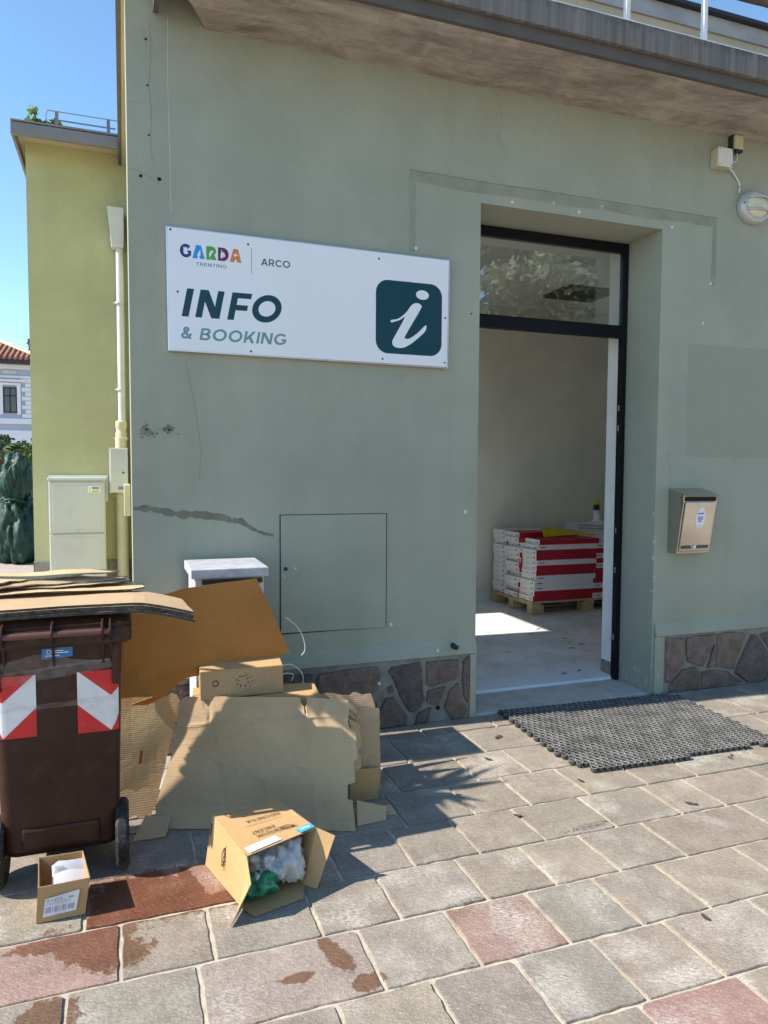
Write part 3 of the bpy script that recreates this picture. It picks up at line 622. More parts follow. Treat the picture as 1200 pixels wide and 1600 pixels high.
# plaster ridge left by an old canopy, filler stripe, flaked patches, plugs, holes
b = MB(); N = 90
for k in range(N):
    x = 1.51+(3.71-1.51)*k/(N-1); wv = .010*noise.noise(Vector((x*2.2, 0, 0)))+.004*noise.noise(Vector((x*14, 1, 0)))
    zt = 3.187+wv*.6; zb = 3.128+wv+.012*noise.noise(Vector((x*3, 7, 0)))
    b.v += [(x, -.0006, zt+.004), (x, -.0055, zt-.004), (x, -.0022, (zt+zb)/2), (x, -.004, zb+.004), (x, -.0006, zb-.004)]
    if k: b.f += [((k-1)*5+j, k*5+j, k*5+j+1, (k-1)*5+j+1) for j in range(4)]; b.mi += [0]*4
b.build('plaster_ridge', 'ridge', BL, smooth=True)
for xa, zl in ((1.522, 2.74), (3.695, 2.74)):
    b = MB()
    for k in range(30):
        z = 3.12-(3.12-zl)*k/29; d = .004*noise.noise(Vector((z*9, xa, 0)))
        b.v += [(xa-.018+d, -.0005, z), (xa-.010+d, -.0020, z), (xa+.012+d, -.0016, z), (xa+.018+d, -.0005, z)]
        if k: b.f += [((k-1)*4+j, k*4+j, k*4+j+1, (k-1)*4+j+1) for j in range(3)]; b.mi += [0]*3
    b.build('plaster_ridge', 'ridge', BL, smooth=True)
def blob(name, cx, cz, rx, rz, mat, y, seed, n=40, amp=.35):
    pts = []
    for k in range(n):
        a = 2*PI*k/n; r = 1+amp*noise.noise(Vector((math.cos(a)*2.2+seed, math.sin(a)*2.2, seed*2.7)))+amp*.5*noise.noise(Vector((math.cos(a)*7+seed, math.sin(a)*7, 1)))
        pts.append((cx+rx*r*math.cos(a), y, cz+rz*r*math.sin(a)))
    b = MB(); b.add([(cx, y-.0006, cz)]+pts, [(0, 1+k, 1+(k+1) % n) for k in range(n)]); return b.build(name, mat, BL)
line = [(.006, 1.297), (.08, 1.295), (.15, 1.28), (.229, 1.262), (.31, 1.262), (.392, 1.250), (.45, 1.245), (.50, 1.225), (.55, 1.222), (.60, 1.185), (.66, 1.155), (.725, 1.140)]
b = MB(); N = 110
for k in range(N):
    s_ = k/(N-1)*(len(line)-1); i = min(int(s_), len(line)-2); t_ = s_-i
    x = line[i][0]*(1-t_)+line[i+1][0]*t_; z = line[i][1]*(1-t_)+line[i+1][1]*t_
    wd = (.006+.013*math.sin(PI*min(1, .12+.9*k/N))) * (1+.7*noise.noise(Vector((x*26, 0, 4))))
    if abs(s_-7.05) < .10: wd *= .25
    up = .004*noise.noise(Vector((x*60, 3, 0))); dn = .006*noise.noise(Vector((x*60, 9, 0)))
    b.v += [(x, -.0012, z+wd+up), (x, -.0012, z-wd+dn)]
    if k: b.f.append(((k-1)*2, k*2, k*2+1, (k-1)*2+1)); b.mi.append(0)
b.build('filler_stripe', 'plasterdark', BL)
for seq in ([(.115, 3.70), (.118, 3.55), (.108, 3.40), (.118, 3.28), (.112, 3.12), (.120, 3.02)], [(.0, 3.31), (.04, 3.305), (.09, 3.315), (.112, 3.33)], [(.0, 2.985), (.05, 2.98), (.11, 2.955), (.155, 2.925)], [(.20, 3.75), (.197, 3.4), (.204, 3.1), (.206, 2.75)], [(.27, 2.05), (.31, 1.85), (.345, 1.6), (.33, 1.42)], [(1.80, .56), (1.84, .50), (1.80, .46), (1.86, .44)], [(2.05, 3.70), (2.09, 3.55), (2.06, 3.45), (2.14, 3.34)], [(3.36, 1.62), (3.40, 1.42), (3.37, 1.30)]):
    b = MB(); pts = []
    for (xa, za), (xb_, zb) in zip(seq[:-1], seq[1:]):
        for k in range(8): t_ = k/8; pts.append((xa+(xb_-xa)*t_+.004*noise.noise(Vector((za*30+t_*9, xa*20, 2))), za+(zb-za)*t_))
    for k, (x, z) in enumerate(pts):
        wd = .0007+.0007*abs(noise.noise(Vector((k*.4, x, 1)))); b.v += [(x-wd, -.0005, z), (x+wd, -.0005, z+wd)]
        if k: b.f.append(((k-1)*2, k*2, k*2+1, (k-1)*2+1)); b.mi.append(0)
    b.build('hairline_crack', 'plasterdark' if seq[0][0] != .20 else 'boxplastic', BL)
rb = random.Random(3)
for cx, cz in ((.075, 1.70), (.185, 1.70)):
    for k in range(46):
        a = rb.uniform(0, 2*PI); d = abs(rb.gauss(0, .026)); r_ = rb.uniform(.002, .011)*(1-min(.7, d*9))
        blob('flaked_patch', cx+math.cos(a)*d*1.2, cz+math.sin(a)*d, r_*rb.uniform(.6, 1.5), r_*rb.uniform(.5, 1.1), 'plasterdark', -.0007-.00002*k, cx*10+k*1.7, 18, .7)
    blob('wall_hole', cx, cz, .006, .006, 'hole', -.0022, k, 14, .2)
for cx, cz, r_ in ((.063, 2.956, .008), (.151, 2.952, .010), (1.413, .452, .016), (.095, 3.62, .006), (.10, 3.40, .005), (.105, 3.16, .005), (1.90, 2.42, .005)):
    blob('wall_hole', cx, cz, r_, r_, 'hole', -.0018, cx+cz, 16, .2)
for cx, cz in ((1.546, 2.76), (1.877, 1.251), (1.408, .605), (1.698, .432), (2.631, 3.095), (2.795, 3.145), (3.343, 3.086), (3.673, 2.756), (2.161, 3.095), (2.447, 3.13), (1.33, .27), (3.62, 2.49)):
    b = MB(); yy = -.021 if cz < .3 else (-.018 if cz < .44 else 0)
    b.lathe([(.010, 0), (.010, .003), (.006, .004), (.004, .002)], (cx, yy, cz), (0, -1, 0), 12); o = b.build('wall_plug', 'boxplastic', BL, smooth=True)
b = MB(); b.tube([(1.80, -.005, .452), (1.80, -.04, .450), (1.812, -.055, .446)], [.018, .016, .012], 12); b.build('pipe_stub', 'darkmetal', BL, smooth=True)
# access hatch
b = MB(); b.box(.757, 1.378, -.0035, -.0006, .592, 1.252); b.build('hatch_gap', 'hole', BL)
b = MB(); b.add([(.762, -.008, .600), (1.373, -.008, .592), (1.373, -.008, 1.249), (.762, -.008, 1.249), (.762, -.001, .600), (1.373, -.001, .592), (1.373, -.001, 1.249), (.762, -.001, 1.249)], [(0, 1, 2, 3), (4, 7, 6, 5), (0, 4, 5, 1), (1, 5, 6, 2), (2, 6, 7, 3), (3, 7, 4, 0)])
ht = b.build('access_hatch', 'sage', BL, bevel=.0015)
b = MB(); b.lathe([(.011, 0), (.011, .003), (.005, .0032)], (.788, -.008, .955), (0, -1, 0), 14); b.build('latch', 'darkmetal', ht)
b = MB(); b.lathe([(.007, 0), (.007, .002)], (.842, -.008, .955), (0, -1, 0), 12); b.build('rivet', 'cabinet', ht)
# door frame with transom window, open doorway below
FY0, FY1 = .325, .37
df = thing('door_frame', (2.6, .33, .012), 'black metal door frame with glazed transom set deep in the doorway', 'door frame')
b = MB(); b.box(DX1-.042, DX1-.002, FY0, FY1, .013, DZ-.002); b.build('stile', 'black', df, bevel=.003)
b = MB(); b.box(DX0+.002, DX0+.042, FY0, FY1, .013, DZ-.002); b.build('stile', 'black', df, bevel=.003)
b = MB(); b.box(DX0+.043, DX1-.043, FY0+.001, FY1-.001, DZ-.066, DZ-.003); b.build('head_rail', 'black', df, bevel=.003)
b = MB(); b.box(DX0+.043, DX1-.043, FY0+.001, FY1-.001, 2.420, 2.505); b.build('transom_bar', 'black', df, bevel=.003)
b = MB(); b.box(DX0+.0435, DX1-.0435, .345, .351, 2.506, DZ-.067); b.build('transom_pane', 'glass', df)
for z in (.30, .78, 1.06, 1.78, 1.92):
    b = MB(); b.box(DX1-.0435, DX1-.0423, .342, .352, z, z+.04); b.build('strike_plate', 'alu', df)
# side window frame (lets the sunlight in)
b = MB(); b.box(.10, .15, WY0+.001, WY1-.001, WZ0+.001, WZ0+.05).box(.10, .15, WY0+.001, WY1-.001, WZ1-.05, WZ1-.001).box(.10, .15, WY0+.001, WY0+.05, WZ0+.051, WZ1-.051).box(.10, .15, WY1-.05, WY1-.001, WZ0+.051, WZ1-.051)
b.build('side_window_frame', 'whitepaint', BL)

# ------------------------------------------------------------------ sign
sg = thing('info_sign', (.96, -.03, 2.09), 'white rectangular sign reading INFO & BOOKING with a dark information emblem', 'sign')
SY = -.036
b = MB(); b.add([(x, y, z) for y in (-.034, -.004) for x, z in ((.1825, 2.097), (1.738, 2.088), (1.745, 2.7095), (.178, 2.7175))], [(0, 1, 2, 3), (4, 7, 6, 5), (0, 4, 5, 1), (1, 5, 6, 2), (2, 6, 7, 3), (3, 7, 4, 0)])
b.build('panel_edge', 'alu', sg, bevel=.003)
b = MB(); b.add([(x, y, z) for y in (-.036, -.0345) for x, z in ((.191, 2.105), (1.730, 2.096), (1.737, 2.7015), (.187, 2.7095))], [(0, 1, 2, 3), (4, 7, 6, 5), (0, 4, 5, 1), (1, 5, 6, 2), (2, 6, 7, 3), (3, 7, 4, 0)])
b.build('panel', 'signwhite', sg)
XU, ZU = (1, 0, 0), (0, 0, 1)
for ch, x0, wd, wt in (('I', .2498, .0345, .225), ('N', .3166, .1215, .235), ('F', .4779, .1020, .215), ('O', .5945, .1540, .225)):
    lettering('info_lettering', ch, (x0, SY, 2.274), XU, ZU, .1415, wt, 'petrol', sg, width=wd, slant=.20)
lettering('booking_lettering', '&', (.2444, SY, 2.162), XU, ZU, .061, .19, 'seafoam', sg, width=.055, slant=.1)
lettering('booking_lettering', 'BOOKING', (.3368, SY, 2.1605), XU, ZU, .0605, .19, 'seafoam', sg, width=.446, slant=.19, gap=.16)
for ch, x0, x1, mt in (('G', .2445, .2995, 'g1'), ('A', .306, .367, 'g2'), ('R', .375, .426, 'g3'), ('D', .434, .488, 'g4'), ('A', .4936, .5538, 'g5')):
    lettering('logo_letter', ch, (x0, SY, 2.5695), XU, ZU, .0675, .33, mt, sg, width=x1-x0)
def flat(name, pts, mat, par, y): return poly(name, [(x, y, z) for x, z in pts], mat, par)
flat('logo_cutout', [(.262, 2.592), (.262, 2.621), (.266, 2.621), (.266, 2.617), (.270, 2.617), (.270, 2.622), (.274, 2.622), (.274, 2.617), (.278, 2.617), (.278, 2.621), (.281, 2.621), (.281, 2.598), (.287, 2.588), (.270, 2.584)], 'signwhite', sg, SY-.0018)
flat('logo_cutout', [(.327, 2.583), (.346, 2.583), (.345, 2.617)], 'signwhite', sg, SY-.0018)
flat('logo_cutout', [(.447, 2.584), (.457, 2.582), (.456, 2.607), (.4535, 2.613), (.4535, 2.625), (.450, 2.625), (.450, 2.613), (.447, 2.607)], 'signwhite', sg, SY-.0018)
flat('logo_cutout', [(.458, 2.592), (.463, 2.588), (.470, 2.595), (.469, 2.604), (.460, 2.604)], 'signwhite', sg, SY-.0018)
flat('logo_cutout', [(.390, 2.580), (.396, 2.588), (.404, 2.604), (.412, 2.611), (.408, 2.618), (.398, 2.614), (.388, 2.600)], 'signwhite', sg, SY-.0018)
flat('logo_cutout', [(.510, 2.606), (.522, 2.613), (.536, 2.606), (.538, 2.601), (.526, 2.604), (.520, 2.592), (.516, 2.604)], 'signwhite', sg, SY-.0018)
lettering('logo_lettering', 'TRENTINO', (.3235, SY, 2.534), XU, ZU, .0165, .15, 'slate', sg, width=.1535, gap=.24)
lettering('town_lettering', 'ARCO', (.6554, SY, 2.5675), XU, ZU, .0365, .19, 'slate', sg, width=.155, gap=.12)
b = MB(); b.box(.6052, .6072, SY-.0006, SY-.0002, 2.517, 2.652); b.build('divider', 'slate', sg)
pts = []
x0, x1, z0, z1, rr = 1.2935, 1.6952, 2.1525, 2.558, .072
for cx, cz, a0 in ((x1-rr, z1-rr, 0), (x0+rr, z1-rr, 90), (x0+rr, z0+rr, 180), (x1-rr, z0+rr, 270)):
    pts += [(cx+rr*math.cos(R(a0+9*k)), cz+rr*math.sin(R(a0+9*k))) for k in range(11)]
em = flat('emblem', pts, 'petrol', sg, SY-.0005)
flat('emblem_dot', [(1.573+.0395*math.cos(2*PI*k/28), 2.492+.0265*math.sin(2*PI*k/28)) for k in range(28)], 'signwhite', em, SY-.0014)
def smooth_closed(p, n=4):
    out = []; L = len(p)
    for i in range(L):
        a, b_, c, d = p[i-1], p[i], p[(i+1) % L], p[(i+2) % L]
        for k in range(n):
            t = k/n
            out.append(tuple(.5*((2*b_[j])+(-a[j]+c[j])*t+(2*a[j]-5*b_[j]+4*c[j]-d[j])*t*t+(-a[j]+3*b_[j]-3*c[j]+d[j])*t**3) for j in (0, 1)))
    return out
flat('emblem_letter', smooth_closed([(1.3846, 2.3386), (1.426, 2.3488), (1.4721, 2.385), (1.5076, 2.4306), (1.5387, 2.4445), (1.564, 2.4351), (1.561, 2.4091), (1.4731, 2.2624), (1.4717, 2.2423), (1.4966, 2.2439), (1.5433, 2.2757), (1.595, 2.324), (1.5937, 2.2936), (1.5592, 2.2581), (1.5124, 2.2191), (1.4658, 2.1918), (1.4271, 2.1866), (1.4009, 2.1949), (1.3915, 2.2143), (1.4006, 2.2404), (1.4646, 2.3559), (1.4368, 2.3425), (1.4031, 2.3301), (1.3847, 2.3259)]), 'signwhite', em, SY-.0014)
for x, z in ((.200, 2.700), (.588, 2.668), (1.31, 2.668), (1.716, 2.375), (1.716, 2.12), (1.335, 2.12), (.60, 2.118), (.232, 2.395)):
    b = MB(); b.lathe([(.0055, 0), (.0055, .0012), (.0025, .002)], (x, SY, z), (0, -1, 0), 10); b.build('screw', 'darkmetal', sg)

# ------------------------------------------------------------------ letterbox, lamp, boxes and cables on the wall
lb = thing('letterbox', (3.5, -.08, .95), 'stainless steel letterbox with oval sticker on the wall right of the doorway', 'letterbox')
def quadbox(b, F, Bk, mi=0):
    b.add(F+Bk, [(0, 1, 2, 3), (7, 6, 5, 4), (0, 4, 5, 1), (1, 5, 6, 2), (2, 6, 7, 3), (3, 7, 4, 0)], mi); return b
LX0, LX1, LZ0, LZ1 = 3.377, 3.652, .955, 1.385
b = MB()
side = [(0, LZ0), (-.085, LZ0), (-.140, 1.31), (-.140, 1.345), (0, LZ1+.0)]
b.prism([(LX0, y, z) for y, z in side], (LX1-LX0, 0, 0)); b.build('housing', 'steel', lb, bevel=.003)
b = MB(); b.prism([(LX0-.006, y, z) for y, z in ((-.001, LZ1+.002), (-.152, 1.348), (-.152, 1.336), (-.148, 1.336), (-.148, 1.344), (-.001, LZ1-.004))], (LX1-LX0+.012, 0, 0)); b.build('lid', 'steel', lb, bevel=.0015)
b = MB(); b.box(LX0+.012, LX1-.012, -.1425, -.1402, 1.305, 1.334); b.build('mail_slot', 'hole', lb)
def lbp(x, t, out):     # point on the sloping door, t from bottom 0 to top 1
    return (x, -.088-(.142-.088)*t-out, .972+(1.30-.972)*t)
b = MB(); quadbox(b, [lbp(LX0+.012, 0, .008), lbp(LX1-.014, 0, .008), lbp(LX1-.014, 1, .008), lbp(LX0+.012, 1, .008)], [lbp(LX0+.012, 0, -.002), lbp(LX1-.014, 0, -.002), lbp(LX1-.014, 1, -.002), lbp(LX0+.012, 1, -.002)])
lbd = b.build('door', 'steel', lb, bevel=.004)
for xa, xb_ in ((LX0+.022, LX0+.105), (LX0+.150, LX1-.026)):
    b = MB(); quadbox(b, [lbp(xa, .055, .0088), lbp(xb_, .055, .0088), lbp(xb_, .125, .0088), lbp(xa, .125, .0088)], [lbp(xa, .055, .004), lbp(xb_, .055, .004), lbp(xb_, .125, .004), lbp(xa, .125, .004)]); b.build('name_window', 'darkglass', lbd)
b = MB(); b.lathe([(.013, 0), (.013, .005), (.007, .006)], lbp(LX0+.128, .09, .008), (0, -1, 0), 16); b.build('lock', 'alu', lbd, smooth=True)
st = poly('sticker', [lbp(3.525+.040*math.cos(2*PI*k/32), .68+.215*math.sin(2*PI*k/32), .0088) for k in range(32)], 'paper', lbd)
for t0, wd, hh in ((.755, .052, .03), (.685, .046, .022), (.645, .044, .03), (.60, .030, .03), (.51, .026, .010)):
    n_ = max(3, int(wd/.007))
    b = MB()
    for k in range(n_):
        xa = 3.525-wd/2+wd*k/n_
        b.add([lbp(xa, t0, .0093), lbp(xa+wd/n_*.72, t0, .0093), lbp(xa+wd/n_*.72, t0+hh, .0093), lbp(xa, t0+hh, .0093)], [(0, 1, 2, 3)])
    b.build('sticker_print', 'royal', lbd)

LAMP0 = len(COL.objects)
lp = thing('bulkhead_lamp', (3.985, 0, 3.285), 'round grey bulkhead lamp with yellowed diffuser under the eave', 'lamp')
c = (3.985, 0, 3.285)
b = MB(); b.lathe([(.090, 0), (.108, .006), (.110, .030), (.100, .052), (.086, .060), (.078, .058), (.078, .02)], c, (0, -1, 0), 40); b.build('casing', 'lampring', lp, smooth=True)
b = MB(); b.lathe([(.079, .02), (.079, .056), (.070, .072), (.045, .084), (.015, .089), (.001, .0895)], c, (0, -1, 0), 36); b.build('diffuser', 'diffuser', lp, smooth=True)
for dz, hw in ((.052, .072), (-.030, .083)):
    b = MB(); N = 14; pts = []
    for k in range(N+1):
        x = -hw+2*hw*k/N; pts.append((c[0]+x, -.062-.036*math.cos(x/hw*PI/2), c[2]+dz))
    b.tube(pts, .0075, 8); b.build('guard_bar', 'lampring', lp, smooth=True)
b = MB(); b.lathe([(.006, 0), (.006, .004)], (c[0]-.094, -.053, c[2]+.01), (0, -1, 0), 10); b.build('screw', 'darkmetal', lp)

for o in list(COL.objects)[LAMP0:]:
    if o.type == 'MESH':
        for q in o.data.vertices: q.co.x = c[0]+.018+(q.co.x-c[0])*1.20
jb = thing('junction_box', (3.69, 0, 3.50), 'square ivory junction box high on the wall beside the lamp cable', 'junction box')
b = MB(); b.box(3.64, 3.755, -.062, -.001, 3.497, 3.612); b.build('base', 'boxyellow', jb, bevel=.004)
b = MB(); b.box(3.638, 3.757, -.076, -.0625, 3.495, 3.614); lid = b.build('cover', 'boxplastic', jb, bevel=.004)
for x, z in ((3.648, 3.505), (3.747, 3.505), (3.747, 3.604), (3.648, 3.604)):
    b = MB(); b.lathe([(.004, 0), (.004, .001)], (x, -.0761, z), (0, -1, 0), 8); b.build('screw', 'darkmetal', lid)
sn = thing('twilight_sensor', (3.83, 0, 3.62), 'small yellowed sensor box tucked up under the soffit', 'sensor')
b = MB(); b.box(3.792, 3.862, -.058, -.012, 3.632, 3.722); b.build('housing', 'boxyellow', sn, bevel=.006)
b = MB(); b.box(3.784, 3.800, -.04, -.001, 3.60, 3.725).box(3.80, 3.858, -.055, -.015, 3.614, 3.6315); b.build('bracket', 'darkmetal', sn)
def cable(name, pts, r, mat, label, cat='cable', group=None):
    P = [Vector(q) for q in pts]; out = []
    for i in range(len(P)-1):
        a, b_, c_, d = P[max(i-1, 0)], P[i], P[i+1], P[min(i+2, len(P)-1)]
        for k in range(8):
            t = k/8; out.append(.5*((2*b_)+(-a+c_)*t+(2*a-5*b_+4*c_-d)*t*t+(-a+3*b_-3*c_+d)*t**3))
    out.append(P[-1]); b = MB(); b.tube(out, r, 6); o = b.build(name, mat, None, smooth=True); return tag(o, label, cat, group)
cable('lamp_cable', [(3.757, -.03, 3.515), (3.80, -.025, 3.50), (3.86, -.012, 3.46), (3.885, -.012, 3.42), (3.88, -.012, 3.37)], .006, 'boxplastic', 'white cable curving from the junction box down to the bulkhead lamp')
cable('sensor_cable', [(3.757, -.02, 3.56), (3.79, -.03, 3.555), (3.825, -.03, 3.56), (3.838, -.03, 3.585), (3.836, -.03, 3.616)], .004, 'boxplastic', 'thin white cable looping from the junction box up to the sensor')

# ------------------------------------------------------------------ left wing and what hangs on it
WGY = 3.2
wg = thing('rear_wing', (-.4, WGY, 0), 'olive green plastered wing set back at the left with grey roof edge', 'building')
b = MB(); b.box(-.798, .0355, WGY, 6.6, 0, 4.31); b.build('wall', 'olive', wg)
b = MB(); b.box(-.803, .0355, WGY-.012, WGY-.0005, 0, .66).box(-.806, -.7985, WGY-.012, 6.6, 0, .66); b.build('base_band', 'plinthmortar', wg)
b = MB(); b.box(-.845, .0355, WGY-.30, 6.6, 4.311, 4.330); rf = b.build('soffit', 'cream', wg)
b = MB(); b.box(-.868, .0355, WGY-.352, WGY-.3005, 4.228, 4.322).box(-.868, -.846, WGY-.30, 6.6, 4.228, 4.322).box(-.868, .0355, WGY-.352, 6.6, 4.3305, 4.345); b.build('fascia', 'greymetal', rf, bevel=.003)
gr = thing('roof_guard', (-.3, 2.86, 4.345), 'small grey wire guard rail on the roof edge of the olive wing', 'guard rail')
def rrect(x0, x1, z0, z1, r, y):
    pts = []
    for cx, cz, a0 in ((x1-r, z1-r, 0), (x0+r, z1-r, 90), (x0+r, z0+r, 180), (x1-r, z0+r, 270)):
        pts += [(cx+r*math.cos(R(a0+18*k)), y, cz+r*math.sin(R(a0+18*k))) for k in range(6)]
    return pts+[pts[0]]
b = MB(); b.tube(rrect(-.60, -.035, 4.352, 4.462, .02, 2.87), .004, 6, cap=False); b.build('wire_frame', 'greymetal', gr, smooth=True)
b = MB(); b.tube([(-.51, 2.87, 4.392), (-.06, 2.87, 4.392)], .006, 6); b.build('mid_bar', 'greymetal', gr)
for x in (-.52, -.118):
    b = MB(); b.box(x-.013, x+.013, 2.864, 2.880, 4.346, 4.456); b.build('upright', 'greymetal', gr)

dp = thing('downpipe', (-.05, 3.12, 0), 'pale rainwater downpipe with hopper in the corner beside the olive wall', 'downpipe')
b = MB(); b.add([(x, y, z) for z, x0, x1, y0 in ((3.46, -.108, -.012, 3.06), (3.50, -.115, -.008, 3.05), (3.79, -.142, -.006, 3.01)) for x, y in ((x0, y0), (x1, y0), (x1, 3.19), (x0, 3.19))],
      [(0, 3, 2, 1)]+[(k*4+j, k*4+(j+1) % 4, k*4+4+(j+1) % 4, k*4+4+j) for k in range(2) for j in range(4)]+[(8, 9, 10, 11)]); b.build('hopper', 'pipe', dp, bevel=.004)
b = MB(); b.tube([(-.044, 3.13, 3.46), (-.044, 3.13, 1.92)], .033, 16); b.build('upper_pipe', 'pipe', dp, smooth=True)
b = MB(); b.lathe([(.036, 0), (.050, .01), (.052, .06), (.046, .07), (.046, .10), (.052, .11), (.050, .16), (.040, .17)], (-.053, 3.125, 1.76), (0, 0, 1), 20); b.build('collar', 'pipecream', dp, smooth=True)
b = MB(); b.tube([(-.056, 3.12, 1.78), (-.056, 3.12, 0)], .052, 18); b.build('lower_pipe', 'pipecream', dp, smooth=True)
for z in (2.97, 2.20, 1.76, 1.24):
    b = MB(); r_ = .036 if z > 1.9 else .056; b.lathe([(r_, 0), (r_+.003, .004), (r_+.003, .018), (r_, .022)], (-.05, 3.125, z), (0, 0, 1), 20); b.tube([(-.05-r_-.02, 3.12, z+.01), (-.05-r_+.01, 3.12, z+.01)], .006, 6); b.build('pipe_clip', 'pipecream' if z < 1.9 else 'pipe', dp, smooth=True)
eb = thing('meter_box', (-.09, 3.0, 1.27), 'small grey meter box mounted over the downpipe', 'meter box')
b = MB(); b.box(-.158, -.003, 2.985, 3.06, 1.282, 1.682); b.build('housing', 'cabinet', eb, bevel=.004)
b = MB(); b.box(-.148, -.004, 2.975, 2.9845, 1.290, 1.674); ebd = b.build('door', 'cabinet', eb, bevel=.003)
b = MB(); b.box(-.085, -.03, 2.972, 2.9748, 1.312, 1.338); b.build('recess', 'greymetal', ebd)
b = MB(); b.lathe([(.008, 0), (.008, .004)], (-.042, 2.975, 1.462), (0, -1, 0), 10); b.build('lock', 'darkmetal', ebd)
fb = MB(); fb.box(-.040, -.001, .93, 1.10, 1.20, 1.40); o = fb.build('flank_box', 'pipecream', None, bevel=.005); tag(o, 'small cream box on the side wall just beyond the front corner', 'utility box')

uc = thing('utility_cabinet', (-.42, 3.05, 0), 'tall pale grey utility cabinet with two doors against the olive wall', 'cabinet')
b = MB(); b.box(-.655, -.195, 2.99, 3.19, 0, 1.39); b.build('housing', 'cabinet', uc, bevel=.004)
b = MB(); b.box(-.662, -.188, 2.972, 3.195, 1.391, 1.418); b.build('lid', 'cabinet', uc, bevel=.006)
b = MB(); b.box(-.672, -.176, 3.186, 3.1985, 1.20, 1.438); b.build('back_frame', 'alu', uc)
for z0, z1 in ((.935, 1.375), (.03, .92)):
    b = MB(); b.box(-.648, -.204, 2.974, 2.9895, z0, z1); d_ = b.build('door', 'cabinet', uc, bevel=.004)
    b = MB(); b.box(-.622, -.230, 2.9705, 2.9737, z0+.025, z1-.025); b.build('door_panel', 'cabinet', d_, bevel=.0015)
b = MB(); b.lathe([(.018, 0), (.018, .006), (.007, .007)], (-.425, 2.9735, .968), (0, -1, 0), 16); b.build('lock', 'alu', d_)
b = MB(); b.box(-.338, -.236, 2.9685, 2.9700, 1.285, 1.345); lab = b.build('warning_label', 'paper', uc)
b = MB(); b.box(-.304, -.244, 2.9678, 2.9683, 1.288, 1.306); b.build('yellow_band', 'yellow', lab)
b = MB(); b.box(-.304, -.246, 2.9678, 2.9683, 1.315, 1.336); b.build('cyan_band', 'seafoam', lab)
b = MB(); b.add([(-.330, 2.968, 1.318), (-.312, 2.968, 1.318), (-.321, 2.968, 1.338)], [(0, 1, 2)]); b.add([(-.330, 2.968, 1.29), (-.312, 2.968, 1.29), (-.321, 2.968, 1.31)], [(0, 1, 2)]); b.build('warning_triangle', 'yellow', lab)

def leaf_cloud(name, clumps, mat, parent, size=(.05, .1), per=60, seed=0, flat=.0):
    rn = random.Random(seed); v = []; f = []; tone = []
    for (cx, cy, cz, rx, ry, rz) in clumps:
        t0 = rn.uniform(.15, .85)
        for k in range(per):
            d = Vector((rn.gauss(0, 1), rn.gauss(0, 1), rn.gauss(0, 1))).normalized()*(rn.random()**.45)
            q = Vector((cx+d.x*rx, cy+d.y*ry, cz+d.z*rz)); s_ = rn.uniform(*size)
            a = Vector((rn.gauss(0, 1), rn.gauss(0, 1), rn.gauss(0, 1)*(1-flat))).normalized(); c = a.orthogonal().normalized()
            c = (Matrix.Rotation(rn.uniform(0, 6.28), 3, a) @ c)
            i = len(v); v += [q-a*s_*.5, q+c*s_*.28, q+a*s_*.5, q-c*s_*.28]; f.append((i, i+1, i+2, i+3)); tone.append(min(1, max(0, t0+rn.uniform(-.3, .3))))
    me = bpy.data.meshes.new(name); me.from_pydata([tuple(q) for q in v], [], f); me.update()
    at = me.attributes.new('tone', 'FLOAT', 'FACE'); at.data.foreach_set('value', tone)
    return mesh_obj(name, me, mat, parent)
vp = thing('roof_plant', (-.66, 2.95, 4.33), 'leafy vine shoot growing over the roof edge of the olive wing', 'plant')
b = MB(); b.tube([(-.60, 3.0, 4.34), (-.68, 2.95, 4.40), (-.70, 2.93, 4.47)], .006, 6); b.tube([(-.60, 3.0, 4.34), (-.54, 2.93, 4.39), (-.5, 2.92, 4.38)], .005, 6); b.build('stem', 'bark', vp)
leaf_cloud('foliage', [(-.69, 2.93, 4.38, .08, .07, .05), (-.70, 2.93, 4.46, .05, .05, .045), (-.72, 2.93, 4.36, .07, .06, .03), (-.55, 2.92, 4.38, .05, .05, .03), (-.62, 2.94, 4.37, .07, .05, .03)], 'leafvine', vp, (.04, .075), 22, 4)

# ------------------------------------------------------------------ white pedestal cabinet at the wall
pc = thing('pedestal_cabinet', (.43, -.25, 0), 'low white cabinet with grey stone top, half hidden by brown cardboard at the wall', 'cabinet')
b = MB(); b.box(.268, .592, -.42, -.07, 0, .985); b.build('carcass', 'whitewood', pc, bevel=.003)
b = MB(); b.box(.248, .612, -.447, -.05, .986, 1.030); b.build('top_slab', 'greystone', pc, bevel=.004)
b = MB(); b.box(.312, .58, -.428, -.4205, .05, .95); dd = b.build('door', 'whitewood', pc, bevel=.003)
b = MB(); b.box(.30, .585, -.432, -.4206, .955, .978); b.build('slot', 'darkmetal', pc)
b = MB(); b.lathe([(.008, 0), (.01, .015)], (.56, -.428, .7), (0, -1, 0), 10); b.build('knob', 'alu', dd)

# ------------------------------------------------------------------ wheelie bin
bn = thing('wheelie_bin', (-.27, -.92, 0), 'brown plastic wheelie bin with red and white hazard stickers, cardboard piled on its lid', 'bin')
def rsect(cx, hw, y0, y1, z, r=.04, n=5):
    pts = []
    for px_, py_, a0 in ((cx+hw-r, y1-r, 0), (cx-hw+r, y1-r, 90), (cx-hw+r, y0+r, 180), (cx+hw-r, y0+r, 270)):
        pts += [(px_+r*math.cos(R(a0+90*k/n)), py_+r*math.sin(R(a0+90*k/n)), z) for k in range(n+1)]
    return pts
def loft(secs):
    b = MB(); n = len(secs[0]); b.add(sum(secs, []), [(k*n+j, k*n+(j+1) % n, (k+1)*n+(j+1) % n, (k+1)*n+j) for k in range(len(secs)-1) for j in range(n)]+[tuple(range(n-1, -1, -1)), tuple((len(secs)-1)*n+j for j in range(n))]); return b
BX = -.27
